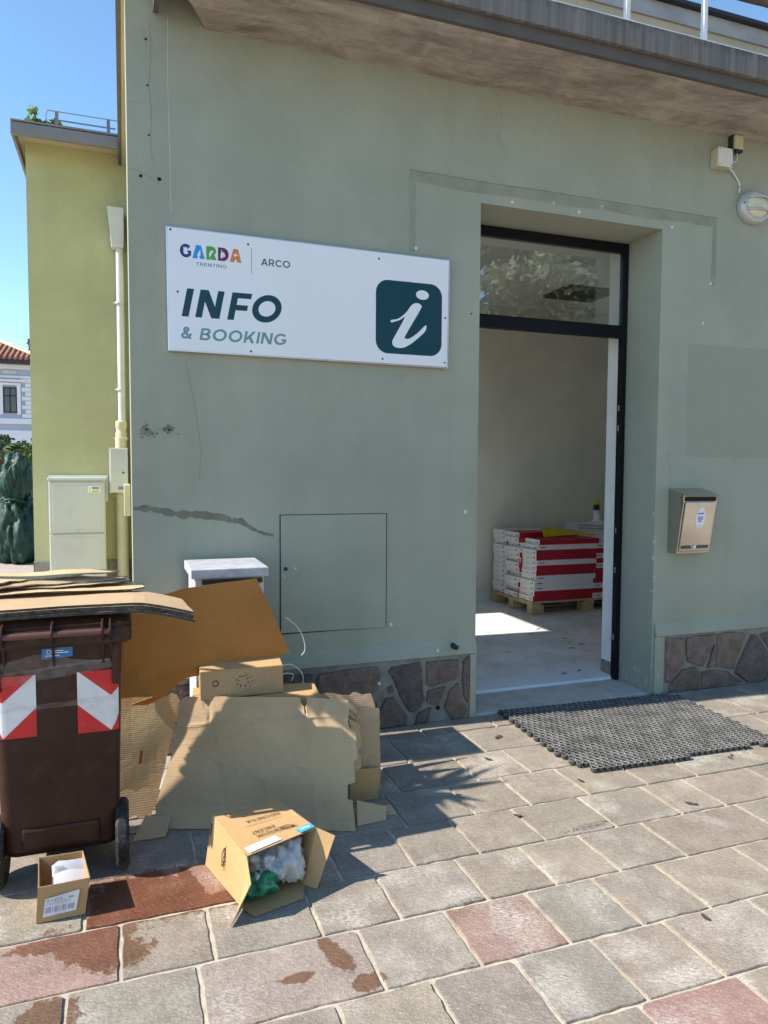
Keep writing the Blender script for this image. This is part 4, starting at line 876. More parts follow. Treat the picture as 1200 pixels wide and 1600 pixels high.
def by(z): return -1.098-.030*(z-.13)/.77           # back face (towards the camera)
def bhw(z): return .197+.018*(z-.13)/.77
loft([rsect(BX, .185, -1.07, -.81, .10), rsect(BX, bhw(.13), by(.13), -.79, .13)]+[rsect(BX, bhw(z), by(z), -.79+.075*(z-.13)/.77, z) for z in (.22, .35, .50, .65, .78, .875)]).build('body', 'binbrown', bn, smooth=True)
loft([rsect(BX, .238, -1.150, -.698, .872), rsect(BX, .250, -1.158, -.690, .882), rsect(BX, .250, -1.158, -.690, .928), rsect(BX, .244, -1.152, -.696, .936)]).build('rim', 'binbrown', bn, smooth=True)
loft([rsect(BX, .247, -1.150, -.688, .9365), rsect(BX, .247, -1.150, -.688, .948), rsect(BX, .22, -1.12, -.71, .968), rsect(BX, .15, -1.05, -.76, .974)]).build('lid', 'binbrown', bn, smooth=True)
b = MB(); b.tube([(-.475, -1.180, .925), (-.092, -1.180, .925)], .0115, 14); b.build('handle_rod', 'binrod', bn, smooth=True)
for x in (-.437, -.281, -.118, -.092):
    b = MB(); b.prism([(x-.004, y, z) for y, z in ((-1.150, .965), (-1.182, .958), (-1.197, .93), (-1.190, .905), (-1.150, .88), (-1.13, .80), (-1.10, .80), (-1.12, .965))], (.008, 0, 0)); b.build('hinge_bracket', 'binbrown', bn, bevel=.002)
for sgn in (-1, 1):
    b = MB(); x = BX+sgn*.193; b.box(x-.012, x+.012, -1.14, -1.09, .72, .871); b.build('handle_rib', 'binbrown', bn, bevel=.005)
b = MB(); b.box(BX-.13, BX+.13, -1.112, -1.085, .135, .215); b.build('axle_housing', 'binbrown', bn, bevel=.01)
b = MB(); b.tube([(-.50, -1.055, .125), (-.045, -1.055, .125)], .011, 10); b.build('axle', 'darkmetal', bn)
for x in (-.063, -.478):
    b = MB(); b.lathe([(.085, -.020), (.112, -.024), (.124, -.014), (.126, 0), (.124, .014), (.112, .024), (.085, .020)], (x, -1.055, .126), (1, 0, 0), 36); wl = b.build('wheel', 'tyre', bn, smooth=True)
    b = MB(); b.lathe([(.020, -.026), (.030, -.020), (.084, -.012), (.084, .012), (.030, .020), (.020, .026)], (x, -1.055, .126), (1, 0, 0), 24); b.build('rim', 'binbrown', wl, smooth=True)
b = MB(); b.box(BX-.15, BX+.15, -.85, -.80, 0, .10); b.build('foot', 'binbrown', bn, bevel=.01)
def onbin(x, z, out=.0015): return (x, by(z)-out, z)
b = MB(); quadbox(b, [onbin(-.319, .828, .004), onbin(-.219, .832, .004), onbin(-.219, .870, .004), onbin(-.319, .866, .004)], [onbin(-.319, .828, 0), onbin(-.219, .832, 0), onbin(-.219, .870, 0), onbin(-.319, .866, 0)]); bl = b.build('blue_tag', 'bluelabel', bn, bevel=.001)
b = MB()
for x0_, x1_, z_ in ((-.285, -.25, .855), (-.285, -.232, .848), (-.308, -.262, .838)): b.add([onbin(x0_, z_, .0046), onbin(x1_, z_, .0046), onbin(x1_, z_+.003, .0046), onbin(x0_, z_+.003, .0046)], [(0, 1, 2, 3)])
for k in range(12):
    a0, a1 = 2*PI*k/12, 2*PI*(k+1)/12
    b.add([onbin(-.296+r_*math.cos(a), .853+r_*math.sin(a), .0046) for r_, a in ((.006, a0), (.008, a0), (.008, a1), (.006, a1))], [(0, 1, 2, 3)])
b.build('tag_print', 'paper', bl)
def hazard(xa, xb_, z0, z1, mirror):
    N = 10; X = lambda u: (xb_-(xb_-xa)*u) if mirror else (xa+(xb_-xa)*u); H = z1-z0
    def q(u, v, o):
        x = X(u); z = z0+H*v; cw = BX+(bhw(z)-.04)*(1 if x > BX else -1); over = abs(x-BX)-(bhw(z)-.04); dy = 0
        if over > 0: a = min(1.2, over/.04); dy = .04*(1-math.cos(a)); x = cw+math.copysign(.04*math.sin(a), x-BX)
        return (x+(math.copysign(o, x-BX) if over > .02 else 0), by(z)-o+dy, z)
    b = MB(); b.v = [q(i/N, j, .0018) for j in (0, 1) for i in range(N+1)]; b.f = [(i, i+1, N+2+i, N+1+i) for i in range(N)]; b.mi = [0]*N
    s_ = b.build('hazard_sticker', 'whitefilm', bn)
    def redpoly(top, bot):   # region between two functions of u
        b = MB(); M_ = 26
        b.v = [q(i/M_, f_(i/M_), .0026) for f_ in (bot, top) for i in range(M_+1)]; b.f = [(i, i+1, M_+2+i, M_+1+i) for i in range(M_)]; b.mi = [0]*M_
        b.build('red_stripe', 'red', s_)
    tri = lambda u: abs(u-.80)/.80
    redpoly(lambda u: 1.0, lambda u: min(1.0, .58+.44*tri(u)*(1 if u < .8 else 1.15)))
    redpoly(lambda u: max(0.0, min(1, .0+.47*tri(u)*(1 if u < .8 else 2.2))), lambda u: 0.0)
hazard(-.207, -.066, .545, .772, False)
hazard(-.477, -.341, .552, .775, True)
def ribbon(name, fz0, fz1, x0, x1, mat, parent, seed, n=60, out=.006):
    b = MB(); m_ = 5
    for i in range(n):
        x = x0+(x1-x0)*i/(n-1)
        for j in range(m_):
            z = fz0(x)+(fz1(x)-fz0(x))*j/(m_-1); d = out+.007*noise.noise(Vector((x*22, z*40, seed)))+.003*noise.noise(Vector((x*60, z*90, seed)))
            b.v.append((x, by(z)-max(.002, d), z+.006*noise.noise(Vector((x*16, j, seed+4)))))
    b.f = [(i*m_+j, (i+1)*m_+j, (i+1)*m_+j+1, i*m_+j+1) for i in range(n-1) for j in range(m_-1)]; b.mi = [0]*len(b.f)
    return b.build(name, mat, parent, smooth=True)
ribbon('clear_tape', lambda x: .775+.10*(x+.48), lambda x: .822+.02*(x+.48)+.02*math.sin(x*14), -.478, -.105, 'tape', bn, 2)
ribbon('clear_tape', lambda x: .735+.12*(x+.48), lambda x: .785+.08*(x+.48), -.478, -.072, 'tape', bn, 7)
ribbon('clear_tape', lambda x: .645+.03*(x+.48), lambda x: .66+.05*(x+.48), -.478, -.072, 'tape', bn, 11)

# ------------------------------------------------------------------ cardboard piled on the bin
def lying(z0, droop, warp, seed):
    return lambda u, v: (u, v, z0-droop*max(0, u-.0)**1.3*1.6-.012*(max(0, u+.35))**2+warp*noise.noise(Vector((u*4+seed, v*4, seed))))
G1 = 'cardboard stacked on the bin'
specs = [  # outline(x,y), z, droop, mats, label, seed, torn sides
    ([(-.74, -1.150), (.205, -1.140), (.180, -.885), (.05, -.85), (-.74, -.79)], .9865, .22, ('cardyellow', 'cardedge'), 'lowest cardboard sheet of the pile on the bin lid', 1, None),
    ([(-.74, -1.146), (.200, -1.135), (.180, -.890), (.05, -.85), (-.74, -.78)], .9955, .22, ('cardyellow', 'cardedge'), 'second cardboard sheet from the bottom of the pile on the bin', 2, None),
    ([(-.74, -1.152), (.202, -1.137), (.178, -.886), (.06, -.85), (-.74, -.78)], 1.0045, .22, ('cardyellow', 'cardedge'), 'third cardboard sheet from the bottom of the pile on the bin', 3, None),
    ([(-.74, -1.147), (.200, -1.132), (.175, -.888), (.055, -.85), (-.74, -.77)], 1.0135, .22, ('card', 'cardedge'), 'widest pale cardboard sheet overhanging the right side of the bin', 4, None),
    ([(-.74, -.93), (-.02, -.885), (.035, -.835), (.02, -.72), (-.02, -.69), (-.74, -.69)], 1.028, .10, ('cardyellow', 'cardedge'), 'honey coloured cardboard sheet with a dog-eared corner on the bin pile', 5, (2, 3)),
    ([(-.74, -.80), (-.30, -.86), (-.06, -.79), (-.015, -.73), (-.05, -.69), (-.74, -.69)], 1.038, .08, ('cardgrey', 'cardedge'), 'greyish cardboard sheet below the torn top pieces on the bin', 6, (0, 1, 2, 3)),
    ([(-.74, -.90), (-.52, -.88), (-.36, -.83), (-.16, -.775), (-.045, -.735), (-.03, -.70), (-.08, -.68), (-.70, -.68)], 1.049, .05, ('cardgrey', 'cardedgepale'), 'torn cardboard piece with frayed right end near the top of the pile', 7, (1, 2, 3, 4, 5)),
    ([(-.70, -.82), (-.50, -.86), (-.40, -.78), (-.22, -.75), (-.09, -.72), (-.06, -.69), (-.14, -.67), (-.66, -.67)], 1.060, .03, ('cardyellow', 'cardedgepale'), 'topmost curled cardboard piece on the pile on the bin', 8, (1, 2, 3, 4, 5))]
for ol, z0, dr, mats, label, sd, torn in specs:
    P0 = lying(z0, dr, .004 if sd < 5 else (.007 if sd < 7 else .013), sd if sd > 4 else 1)
    tl_ = {6: .02, 7: .05, 8: .10}.get(sd, 0)
    P = (lambda u, v, P0=P0, tl_=tl_: (u, v, P0(u, v)[2]+tl_*(v+.86)))
    o = sheet('cardboard_sheet', ragged(ol, .03, .0015 if not torn else .003, torn, sd), P, .0092 if sd < 5 else .005, mats, None, cuts=(22, 6)); tag(o, label, 'cardboard', G1)

# ------------------------------------------------------------------ cardboard leaning beside the bin
G2 = 'cardboard heaped beside the bin'
def cardbox(b, c, ux, uy, uz, mi=0):
    c, ux, uy, uz = (Vector(q) for q in (c, ux, uy, uz))
    vs = [c+ux*i+uy*j+uz*k for k in (0, 1) for j in (0, 1) for i in (0, 1)]
    return b.add(vs, [(0, 2, 3, 1), (4, 5, 7, 6), (0, 1, 5, 4), (2, 6, 7, 3), (0, 4, 6, 2), (1, 3, 7, 5)], mi)
def uvbox(o):
    me = o.data; uvl = me.uv_layers.new(name='UVMap')
    for p in me.polygons:
        n = p.normal; ax = max(range(3), key=lambda i: abs(n[i])); a, c = [(1, 2), (0, 2), (0, 1)][ax]
        for li in p.loop_indices:
            co = me.vertices[me.loops[li].vertex_index].co; uvl.data[li].uv = (co[a], co[c])
    return o
b = MB(); cardbox(b, (.23, -.66, 0.001), (.56, -.10, 0), (.02, .19, 0), (0, .02, .475)); o = uvbox(b.build('closed_carton', 'cardbox', None, bevel=.004)); tag(o, 'closed carton standing hidden behind the large leaning cardboard sheet', 'carton', G2)
ct = thing('taped_carton', (.46, -.60, .48), 'flat carton sealed with clear tape lying on top of the cardboard heap', 'carton', G2)
b = MB(); cardbox(b, (.262, -.690, .485), (.375, .03, -.008), (.01, .16, .02), (0, .012, .125)); uvbox(b.build('carton_body', 'cardbox', ct, bevel=.003))
cv = lambda s, t, o_=.002: tuple(Vector((.262, -.690, .485))+Vector((.375, .03, -.008))*s+Vector((0, .012, .125))*t+Vector((.08, -1, .1)).normalized()*o_)
b = MB(); b.v = [cv(s/12, t, .0015+.002*noise.noise(Vector((s*1.7, t*3, 1)))) for t in (.18, .5, .88) for s in range(0, 12)]; b.f = [(j*12+i, j*12+i+1, (j+1)*12+i+1, (j+1)*12+i) for j in range(2) for i in range(11)]; b.mi = [0]*22; b.build('tape_strip', 'tape', ct, smooth=True)
b = MB()
for s0, kind in ((.18, 0), (.50, 1), (.54, 2)):
    for k in range(8):
        a0, a1 = (R(200+k*40), R(200+(k+1)*40)) if kind == 0 else (R(k*45+20*kind), R((k+1)*45-12))
        r0, r1 = (.030, .042) if kind == 0 else (.055+.01*kind, .068+.01*kind)
        b.add([cv(s0+r*math.cos(a), .55+r*2.6*math.sin(a), .0035+.0003*kind) for r, a in ((r0, a0), (r1, a0), (r1, a1), (r0, a1))], [(0, 1, 2, 3)])
b.build('print_mark', 'ink', ct)
# big brown sheet
Pb = lambda u, v: (u, -.655+.17*u+.17*(v-.55)+.012*noise.noise(Vector((u*3, v*3, 2)))-.010*max(0, 1-abs((u+.10)*1.0+(v-.80)*.55)/.05), v)
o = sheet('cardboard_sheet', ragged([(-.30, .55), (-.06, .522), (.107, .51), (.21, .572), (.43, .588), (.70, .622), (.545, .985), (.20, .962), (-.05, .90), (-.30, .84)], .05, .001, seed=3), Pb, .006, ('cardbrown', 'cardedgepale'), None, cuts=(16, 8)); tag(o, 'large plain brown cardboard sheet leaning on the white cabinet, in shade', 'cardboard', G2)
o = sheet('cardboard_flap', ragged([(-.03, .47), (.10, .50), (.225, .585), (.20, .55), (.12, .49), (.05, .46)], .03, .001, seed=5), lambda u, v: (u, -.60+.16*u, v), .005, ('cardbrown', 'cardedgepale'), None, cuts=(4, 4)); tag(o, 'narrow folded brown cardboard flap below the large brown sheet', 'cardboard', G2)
# large pale sheet in front, with a folded foot
def Pbig(u, v):
    y = -.757-.384*u+.40*v+.010*noise.noise(Vector((u*3.2, v*3.2, 9)))+.004*noise.noise(Vector((u*9, v*9, 3)))
    if v < .075: y -= (.075-v)*.35
    y -= .010*max(0, 1-abs(u-.70)/.02)+.006*max(0, 1-abs(v-.36-.08*u)/.012)-.006*max(0, 1-abs(u-.36+.15*v)/.012)
    return (u, y, v+.004)
o = sheet('cardboard_sheet', ragged([(.072, .0), (.845, .0), (.852, .10), (.832, .105), (.838, .16), (.868, .168), (.872, .245), (.888, .255), (.892, .36), (.868, .372), (.862, .40), (.872, .486), (.702, .494), (.690, .42), (.678, .494), (.205, .492), (.172, .468), (.158, .34), (.125, .22), (.065, .07)], .016, .0012, (8, 9, 10, 12, 13), 8), Pbig, .006, ('card', 'cardedgepale'), None, cuts=(60, 40)); tag(o, 'largest pale corrugated cardboard sheet leaning at the front of the heap', 'cardboard', G2)
# pale sheet with hand slot beside the bin
o = sheet('cardboard_sheet', ragged([(-.095, .05), (.075, .035), (.185, .46), (.17, .49), (-.085, .515)], .02, .0022, (0, 3), 12), lambda u, v: (u, -.635+.12*v-.05*u+.008*noise.noise(Vector((u*5, v*5, 4))), v), .006, ('cardyellow', 'cardedgepale'), None, holes=([(.003, .205), (.016, .208), (.024, .262), (.012, .262)],), cuts=(8, 12)); tag(o, 'sunlit cardboard sheet with a dark hand slot between bin and heap', 'cardboard', G2)
o = sheet('cardboard_sheet', ragged([(-.08, .03), (.06, .03), (.09, .40), (-.07, .44)], .03, .002, seed=13), lambda u, v: (u, -.585+.08*v, v+.002), .006, ('cardbrown', 'cardedgepale'), None, cuts=(4, 4)); tag(o, 'shaded brown cardboard sheet seen through the hand slot', 'cardboard', G2)  # backing sheet added so the slot looks dark instead of bright
o = sheet('cardboard_sheet', ragged([(-.10, .004), (.05, .004), (.10, .10), (-.09, .12)], .02, .003, (0, 2), 14), lambda u, v: (u, -.70+.30*v, v+.002), .005, ('cardgrey', 'cardedgepale'), None, cuts=(4, 4)); tag(o, 'crumpled cardboard scrap standing behind the right bin wheel', 'cardboard', G2)
o = sheet('cardboard_flap', ragged([(0, 0), (.13, .0), (.14, .10), (.03, .13)], .03, .002, seed=15), lambda u, v: (-.03+u+.2*v, -.90+v*.9, .006+.35*v), .005, ('card', 'cardedgepale'), None, cuts=(4, 4)); tag(o, 'small cardboard corner sloping up from the paving beside the bin wheel', 'cardboard', G2)
# upright pieces at the right end
o = sheet('cardboard_sheet', ragged([(.80, .02), (1.075, .0), (1.085, .37), (1.07, .418), (.80, .43)], .02, .002, (3,), 16), lambda u, v: (u, -.70-.12*(u-.9)+.20*v, v+.003), .006, ('cardgrey', 'cardedgepale'), None, cuts=(6, 8)); tag(o, 'cardboard sheet at the back of the right end of the heap', 'cardboard', G2)
o = sheet('cardboard_sheet', ragged([(.915, .055), (1.052, .035), (1.062, .392), (.97, .412), (.925, .30)], .02, .0015, (4,), 17), lambda u, v: (u, -.83-.10*(u-.95)+.14*v, v+.003), .006, ('card', 'cardedgepale'), None, cuts=(6, 8)); tag(o, 'narrow upright cardboard sheet at the right end of the heap', 'cardboard', G2)
o = sheet('cardboard_flap', ragged([(0, 0), (.14, .0), (.15, .14), (.02, .16)], .02, .003, (2,), 18), lambda u, v: (.89+u, -.86+.10*v, .004+v), .006, ('cardbox', 'cardedgepale'), None, cuts=(3, 3)); tag(o, 'brown cardboard offcut low behind the right end of the heap', 'cardboard', G2)
o = sheet('cardboard_flap', ragged([(0, 0), (.05, .02), (.045, .20), (.012, .22)], .014, .003, (1, 3), 19), lambda u, v: (.885+u+.1*v*math.sin(v*14), -.92+.10*v+.06*math.sin(v*9), .16+v), .005, ('cardyellow', 'cardedgepale'), None, cuts=(3, 8)); tag(o, 'twisted cardboard strip hanging at the torn edge of the largest sheet', 'cardboard', G2)
o = sheet('cardboard_flap', ragged([(0, 0), (.135, .0), (.150, .055), (.02, .105)], .03, .0015, seed=20), lambda u, v: (.862+u, -1.075+.10*u+.65*v, .004+.75*v), .006, ('card', 'cardedgepale'), None, cuts=(3, 3)); tag(o, 'pale cardboard flap bent forward onto the paving at the right of the heap', 'cardboard', G2)
o = sheet('cardboard_flap', ragged([(0, 0), (.20, -.01), (.19, .06), (0, .08)], .03, .0015, seed=21), lambda u, v: (.86+u, -1.03+.05*u+.8*v, .0075+.25*v), .005, ('cardgrey', 'cardedgepale'), None, cuts=(3, 3)); tag(o, 'ribbed cardboard flap lying flat under the bent flap', 'cardboard', G2)
cable('string_loop', [(.672, -.555, .80), (.72, -.555, .76), (.755, -.55, .70), (.765, -.55, .64), (.745, -.56, .615)], .0017, 'wire', 'thin pale string curling out beside the large brown sheet', 'string')
cable('string_loop', [(.64, -.56, .57), (.70, -.54, .57), (.755, -.53, .52), (.755, -.53, .46), (.70, -.53, .45), (.65, -.55, .48), (.66, -.55, .53), (.71, -.54, .52), (.70, -.54, .49)], .0017, 'wire', 'thin pale string coiled at the end of the taped carton', 'string')

# ------------------------------------------------------------------ tipped carton with plastic bags
tb = thing('tipped_carton', (.40, -1.30, 0), 'open carton printed INDONESIA lying on its side with plastic bags inside', 'carton')
A0, F0, G0, E0 = Vector((.231, -1.163, .003)), Vector((.319, -1.482, .003)), Vector((.553, -1.419, .003)), Vector((.465, -1.10, .003))
A1, F1, G1_, E1 = Vector((.257, -1.178, .203)), Vector((.331, -1.520, .203)), Vector((.600, -1.408, .203)), Vector((.515, -1.14, .203))
def slab(name, q, th, par, mat='cardbox', warp=.003, sd=0, hole=None):
    U = (q[1]-q[0]).length; V = (q[3]-q[0]).length
    return sheet(name, [(0, 0), (U, 0), (U, V), (0, V)], bil(q[0], q[1], q[2], q[3], U, V, warp, sd), th, (mat, 'cardedgepale'), par, cuts=(6, 6))
T_ = .004
slab('carton_top', [A1, F1, G1_, E1][0:1]+[F1][0:0]+[], T_, tb) if False else None
top_p = slab('carton_top', [F1, G1_, E1, A1], T_, tb, sd=1)
left_p = slab('carton_side', [A0, F0, F1, A1], T_, tb, sd=2)
slab('carton_side', [G0, E0, E1, G1_], T_, tb, sd=3)
slab('carton_back', [E0, A0, A1, E1], T_, tb, sd=4)
up_ = Vector((0, 0, .004))
slab('carton_bottom', [F0+up_, G0+up_, E0+up_, A0+up_], T_, tb, sd=5, warp=.0)
slab('flap', [F0, Vector((.268, -1.572, .004)), Vector((.338, -1.566, .130)), F1], T_, tb, sd=6, warp=.004)
slab('flap', [Vector((.585, -1.455, .006)), G0, G1_, Vector((.662, -1.440, .185))], T_, tb, sd=7, warp=.004) if False else slab('flap', [G0, Vector((.588, -1.462, .006)), Vector((.660, -1.445, .180)), G1_], T_, tb, sd=7, warp=.004)
slab('flap', [Vector((.352, -1.545, .006)), Vector((.53, -1.50, .006)), G0+up_*.7, F0+up_*.7], T_, tb, sd=8, warp=.0)
ex = (E1-A1).normalized(); ey = (F1-A1).normalized(); nz_ = ey.cross(ex).normalized()
def tp(s, t, o_=.003): return A1.lerp(E1, s).lerp(F1.lerp(G1_, s), t)+Vector((0, 0, o_))
lettering('print_lettering', 'INDONESIA', tp(.80, .36, .0035), (tp(.2, .36)-tp(.8, .36)), ey, .020, .15, 'printbrown', top_p, width=.135, gap=.22)
lettering('print_lettering', 'ANCIENT', tp(.58, .62, .0035), (tp(.2, .62)-tp(.8, .62)), ey, .020, .16, 'printbrown', top_p, width=.092, gap=.18)
lettering('print_lettering', 'WISDOM', tp(.58, .72, .0035), (tp(.2, .62)-tp(.8, .62)), ey, .020, .16, 'printbrown', top_p, width=.085, gap=.18)
def stroke(b, pts, w_, f):
    for (a, c), (d, e) in zip(pts[:-1], pts[1:]):
        L = math.hypot(d-a, e-c) or 1; nx, ny = -(e-c)/L*w_, (d-a)/L*w_
        b.add([f(a-nx, c-ny), f(d-nx, e-ny), f(d+nx, e+ny), f(a+nx, c+ny)], [(0, 1, 2, 3)])
def bird(b, f, s_, w_):
    stroke(b, [(-1*s_+s_*2*k/14, .45*s_*math.sin(PI*k/14)) for k in range(15)], w_, f); stroke(b, [(-1*s_+s_*2*k/14, -.45*s_*math.sin(PI*k/14)) for k in range(15)], w_, f)
    stroke(b, [(-1.3*s_, .5*s_), (.4*s_, .1*s_), (1.3*s_, .3*s_)], w_, f); stroke(b, [(-1.2*s_, -.3*s_), (.9*s_, .3*s_)], w_, f)
b = MB(); bird(b, lambda a, c: tuple(tp(.70, .76, .0036)+ex*a+ey*c), .028, .0018); b.build('print_symbol', 'printbrown', top_p)
b = MB()
for k in range(8):
    a0, a1 = R(k*45+5), R(k*45+36); b.add([tuple(tp(.17, .12, .0035)+ex*r*math.cos(a)+ey*r*math.sin(a)) for r, a in ((.009, a0), (.013, a0), (.013, a1), (.009, a1))], [(0, 1, 2, 3)])
for s0, s1, t in ((.35, .75, .20), (.42, .72, .26), (.35, .78, .29), (.25, .78, .49), (.3, .7, .10)):
    stroke(b, [(s0, t), (s1, t)], .0022, lambda a, c: tuple(tp(a, c, .0035)))
b.build('print_symbol', 'printbrown', top_p)
poly('white_label', [tp(.03, .87, .0036), tp(.47, .85, .0036), tp(.50, .97, .0036), tp(.05, .985, .0036)], 'paper', top_p)
cy = poly('cyan_sticker', [tp(.74, .90, .0040), tp(.97, .86, .0040), tp(.985, .99, .0040), tp(.77, .995, .0040)], 'cyan', top_p)
lettering('sticker_lettering', '#1603', tp(.945, .905, .0045), (tp(.2, .9)-tp(.8, .9)), ey, .014, .2, 'paper', top_p, width=.042)
def lp2(s, t, o_=.003):
    q = (A0.lerp(F0, s)).lerp(A1.lerp(F1, s), t); n_ = (F0-A0).cross(A1-A0).normalized(); return q+n_*o_
b = MB(); lx = (F0-A0).normalized(); lz = (A1-A0).normalized(); bird(b, lambda a, c: tuple(lp2(.46, .52, .0036)+lz*a+lx*c), .034, .0022); b.build('print_symbol', 'ink', left_p)
b = MB(); stroke(b, [(.02, .62), (.02, .84)], .01, lambda a, c: tuple(lp2(a+.02, c, .0036))); b.build('print_mark', 'ink', left_p)
def crumple(name, c, s, mat, label, cat, seed, amp=.45, freq=2.2, fold=.22):
    bm = bmesh.new(); bmesh.ops.create_icosphere(bm, subdivisions=4, radius=1.0)
    for q in bm.verts:
        d = q.co.normalized(); k = 1+amp*noise.noise(d*freq+Vector((seed, 0, 0)))+fold*abs(noise.noise(d*freq*2.6+Vector((0, seed, 0))))-fold*.15*abs(noise.noise(d*freq*5+Vector((0, 0, seed))))
        q.co = Vector((d.x*s[0]*k, d.y*s[1]*k, max(-s[2]*.8, d.z*s[2]*k)))
    me = bpy.data.meshes.new(name); bm.to_mesh(me); bm.free(); me.polygons.foreach_set('use_smooth', [True]*len(me.polygons))
    o = mesh_obj(name, me, mat); o.location = c; return tag(o, label, cat)
crumple('plastic_bag', (.388, -1.415, .060), (.070, .075, .055), 'greenbag', 'crumpled green plastic bag low inside the tipped carton', 'plastic bag', 1.3)
crumple('plastic_bag', (.412, -1.385, .112), (.068, .085, .062), 'clearbag', 'clear plastic bag with blue print in the middle of the tipped carton', 'plastic bag', 4.1)
crumple('plastic_bag', (.495, -1.385, .098), (.060, .075, .082), 'whitebag', 'crumpled white plastic bag at the right inside the tipped carton', 'plastic bag', 8.8, .45, 2.0, .45)
crumple('plastic_bag', (.420, -1.35, .085), (.055, .07, .05), 'bluelabel', 'blue printed wrapper showing through the clear bag in the carton', 'wrapper', 6.2, .4)

# ------------------------------------------------------------------ small open carton with papers
sb = thing('small_carton', (-.255, -1.24, 0), 'small open carton holding white papers on the paving before the bin', 'carton')
a0, a1, a2, a3 = Vector((-.332, -1.345, .003)), Vector((-.183, -1.340, .003)), Vector((-.195, -1.165, .003)), Vector((-.335, -1.160, .003))
t0, t1, t2, t3 = Vector((-.324, -1.350, .126)), Vector((-.166, -1.345, .128)), Vector((-.198, -1.160, .132)), Vector((-.342, -1.150, .128))
fr_ = slab('carton_side', [a0, a1, t1, t0], .0035, sb, 'cardbox', .004, 11); slab('carton_side', [a1, a2, t2, t1], .0035, sb, 'cardbox', .004, 12); slab('carton_side', [a2, a3, t3, t2], .0035, sb, 'cardbox', .003, 13); slab('carton_side', [a3, a0, t0, t3], .0035, sb, 'cardbox', .004, 14)
slab('carton_bottom', [a0+up_, a1+up_, a2+up_, a3+up_], .003, sb, 'cardbox', 0, 15)
def sf(s, t, o_=.003): return a0.lerp(a1, s).lerp(t0.lerp(t1, s), t)+Vector((0, -o_-.004, 0))
lab = poly('shipping_label', [sf(.13, .16), sf(.80, .20), sf(.83, .74), sf(.80, .76), sf(.16, .66)], 'paper', fr_)
b = MB(); rb2 = random.Random(8); s_ = .17
while s_ < .74:
    w_ = rb2.choice((.006, .010, .014)); b.add([sf(s_, .26, .0035), sf(s_+w_, .26, .0035), sf(s_+w_+.003, .42, .0035), sf(s_+.003, .42, .0035)], [(0, 1, 2, 3)]); s_ += w_+rb2.choice((.006, .010, .016, .03))
for s_, w_ in ((.2, .04), (.27, .03), (.33, .035), (.39, .03), (.45, .04), (.62, .10)): b.add([sf(s_, .58, .0035), sf(s_+w_, .585, .0035), sf(s_+w_, .63, .0035), sf(s_, .625, .0035)], [(0, 1, 2, 3)])
for t_ in (.48, .53): b.add([sf(.18, t_, .0035), sf(.68, t_+.02, .0035), sf(.68, t_+.03, .0035), sf(.18, t_+.01, .0035)], [(0, 1, 2, 3)])
b.build('label_print', 'lightprint', lab)
b = MB(); b.v = [tuple(sf(s, t, .0032)) for t in (0.02, .3, .6, .98) for s in (.36, .60)]; b.f = [(0, 1, 3, 2), (2, 3, 5, 4), (4, 5, 7, 6)]; b.mi = [0]*3; b.build('tape_strip', 'tape', fr_)
def Ppap(u, v): return (-.300+u+.01*math.sin(v*20), -1.262+.085*v/.15-.05*math.sin(u*18+1)*.3+.012*math.sin(v*26+u*12), .035+v*.85)
o = sheet('paper_sheet', [(0, 0), (.095, 0), (.105, .115), (.02, .118), (-.004, .10), (.0, .03)], Ppap, .0008, ('paper', 'paper'), None, cuts=(10, 10)); tag(o, 'crumpled white paper with grey print standing in the small carton', 'paper')
b = MB()
for k in range(9): u0 = .008+k*.0034; b.add([tuple(Vector(Ppap(u, v))+Vector((0, -.0022, .0)) ) for u, v in ((u0, .03), (u0+.0022, .03), (u0+.0022, .10), (u0, .10))], [(0, 1, 2, 3)])
b.build('paper_print', 'lightprint', o)
o = sheet('paper_sheet', [(0, 0), (.10, 0), (.10, .09), (0, .09)], lambda u, v: (-.285+u, -1.30+v*.5, .03+v*.9+.01*math.sin(u*30)), .0008, ('paper', 'paper'), None, cuts=(8, 6)); tag(o, 'plain white paper leaning at the front of the small carton', 'paper')

# ------------------------------------------------------------------ rubber doormat
mrot = Matrix.Translation((2.72, -.508, 0)) @ Matrix.Rotation(R(-3.0), 4, 'Z')
b = MB(); pitx, pity = .0365, .0375; nx, ny = 35, 25; rm = random.Random(2)
for j in range(ny):
    for i in range(nx):
        lx = (i-nx/2+.5+(.5 if j % 2 else 0))*pitx; ly = (j-ny/2+.5)*pity
        u, v = lx/(nx*pitx/2), ly/(ny*pity/2)
        if (v < -.82 and u < -.86) or (v > .90 and u > .93) or (v < -.90 and u > .93): continue
        if j == 0 and i > 17: continue
        if j == 1 and i in (29, 30): continue
        if v < -.6 and u < -.97: continue
        z0 = .0015+.002*noise.noise(Vector((lx*3, ly*3, 0))); N = 10; base = len(b.v)
        h = .019+rm.uniform(-.001, .001)
        for (r_, z_) in ((.0186, 0), (.0190, h*.86), (.0176, h), (.0150, h*.98), (.0138, h*.85), (.0140, 0)):
            for k in range(N):
                a = 2*PI*(k+.5)/N; b.v.append(tuple(mrot @ Vector((lx+r_*math.cos(a), ly+r_*1.05*math.sin(a), z0+z_+.004))))
        b.f += [(base+q*N+k, base+q*N+(k+1) % N, base+(q+1)*N+(k+1) % N, base+(q+1)*N+k) for q in range(5) for k in range(N)]; b.mi += [0]*(5*N)
o = b.build('doormat', 'rubbermat', None, smooth=True); tag(o, 'dusty black rubber ring mat lying before the doorway', 'doormat')

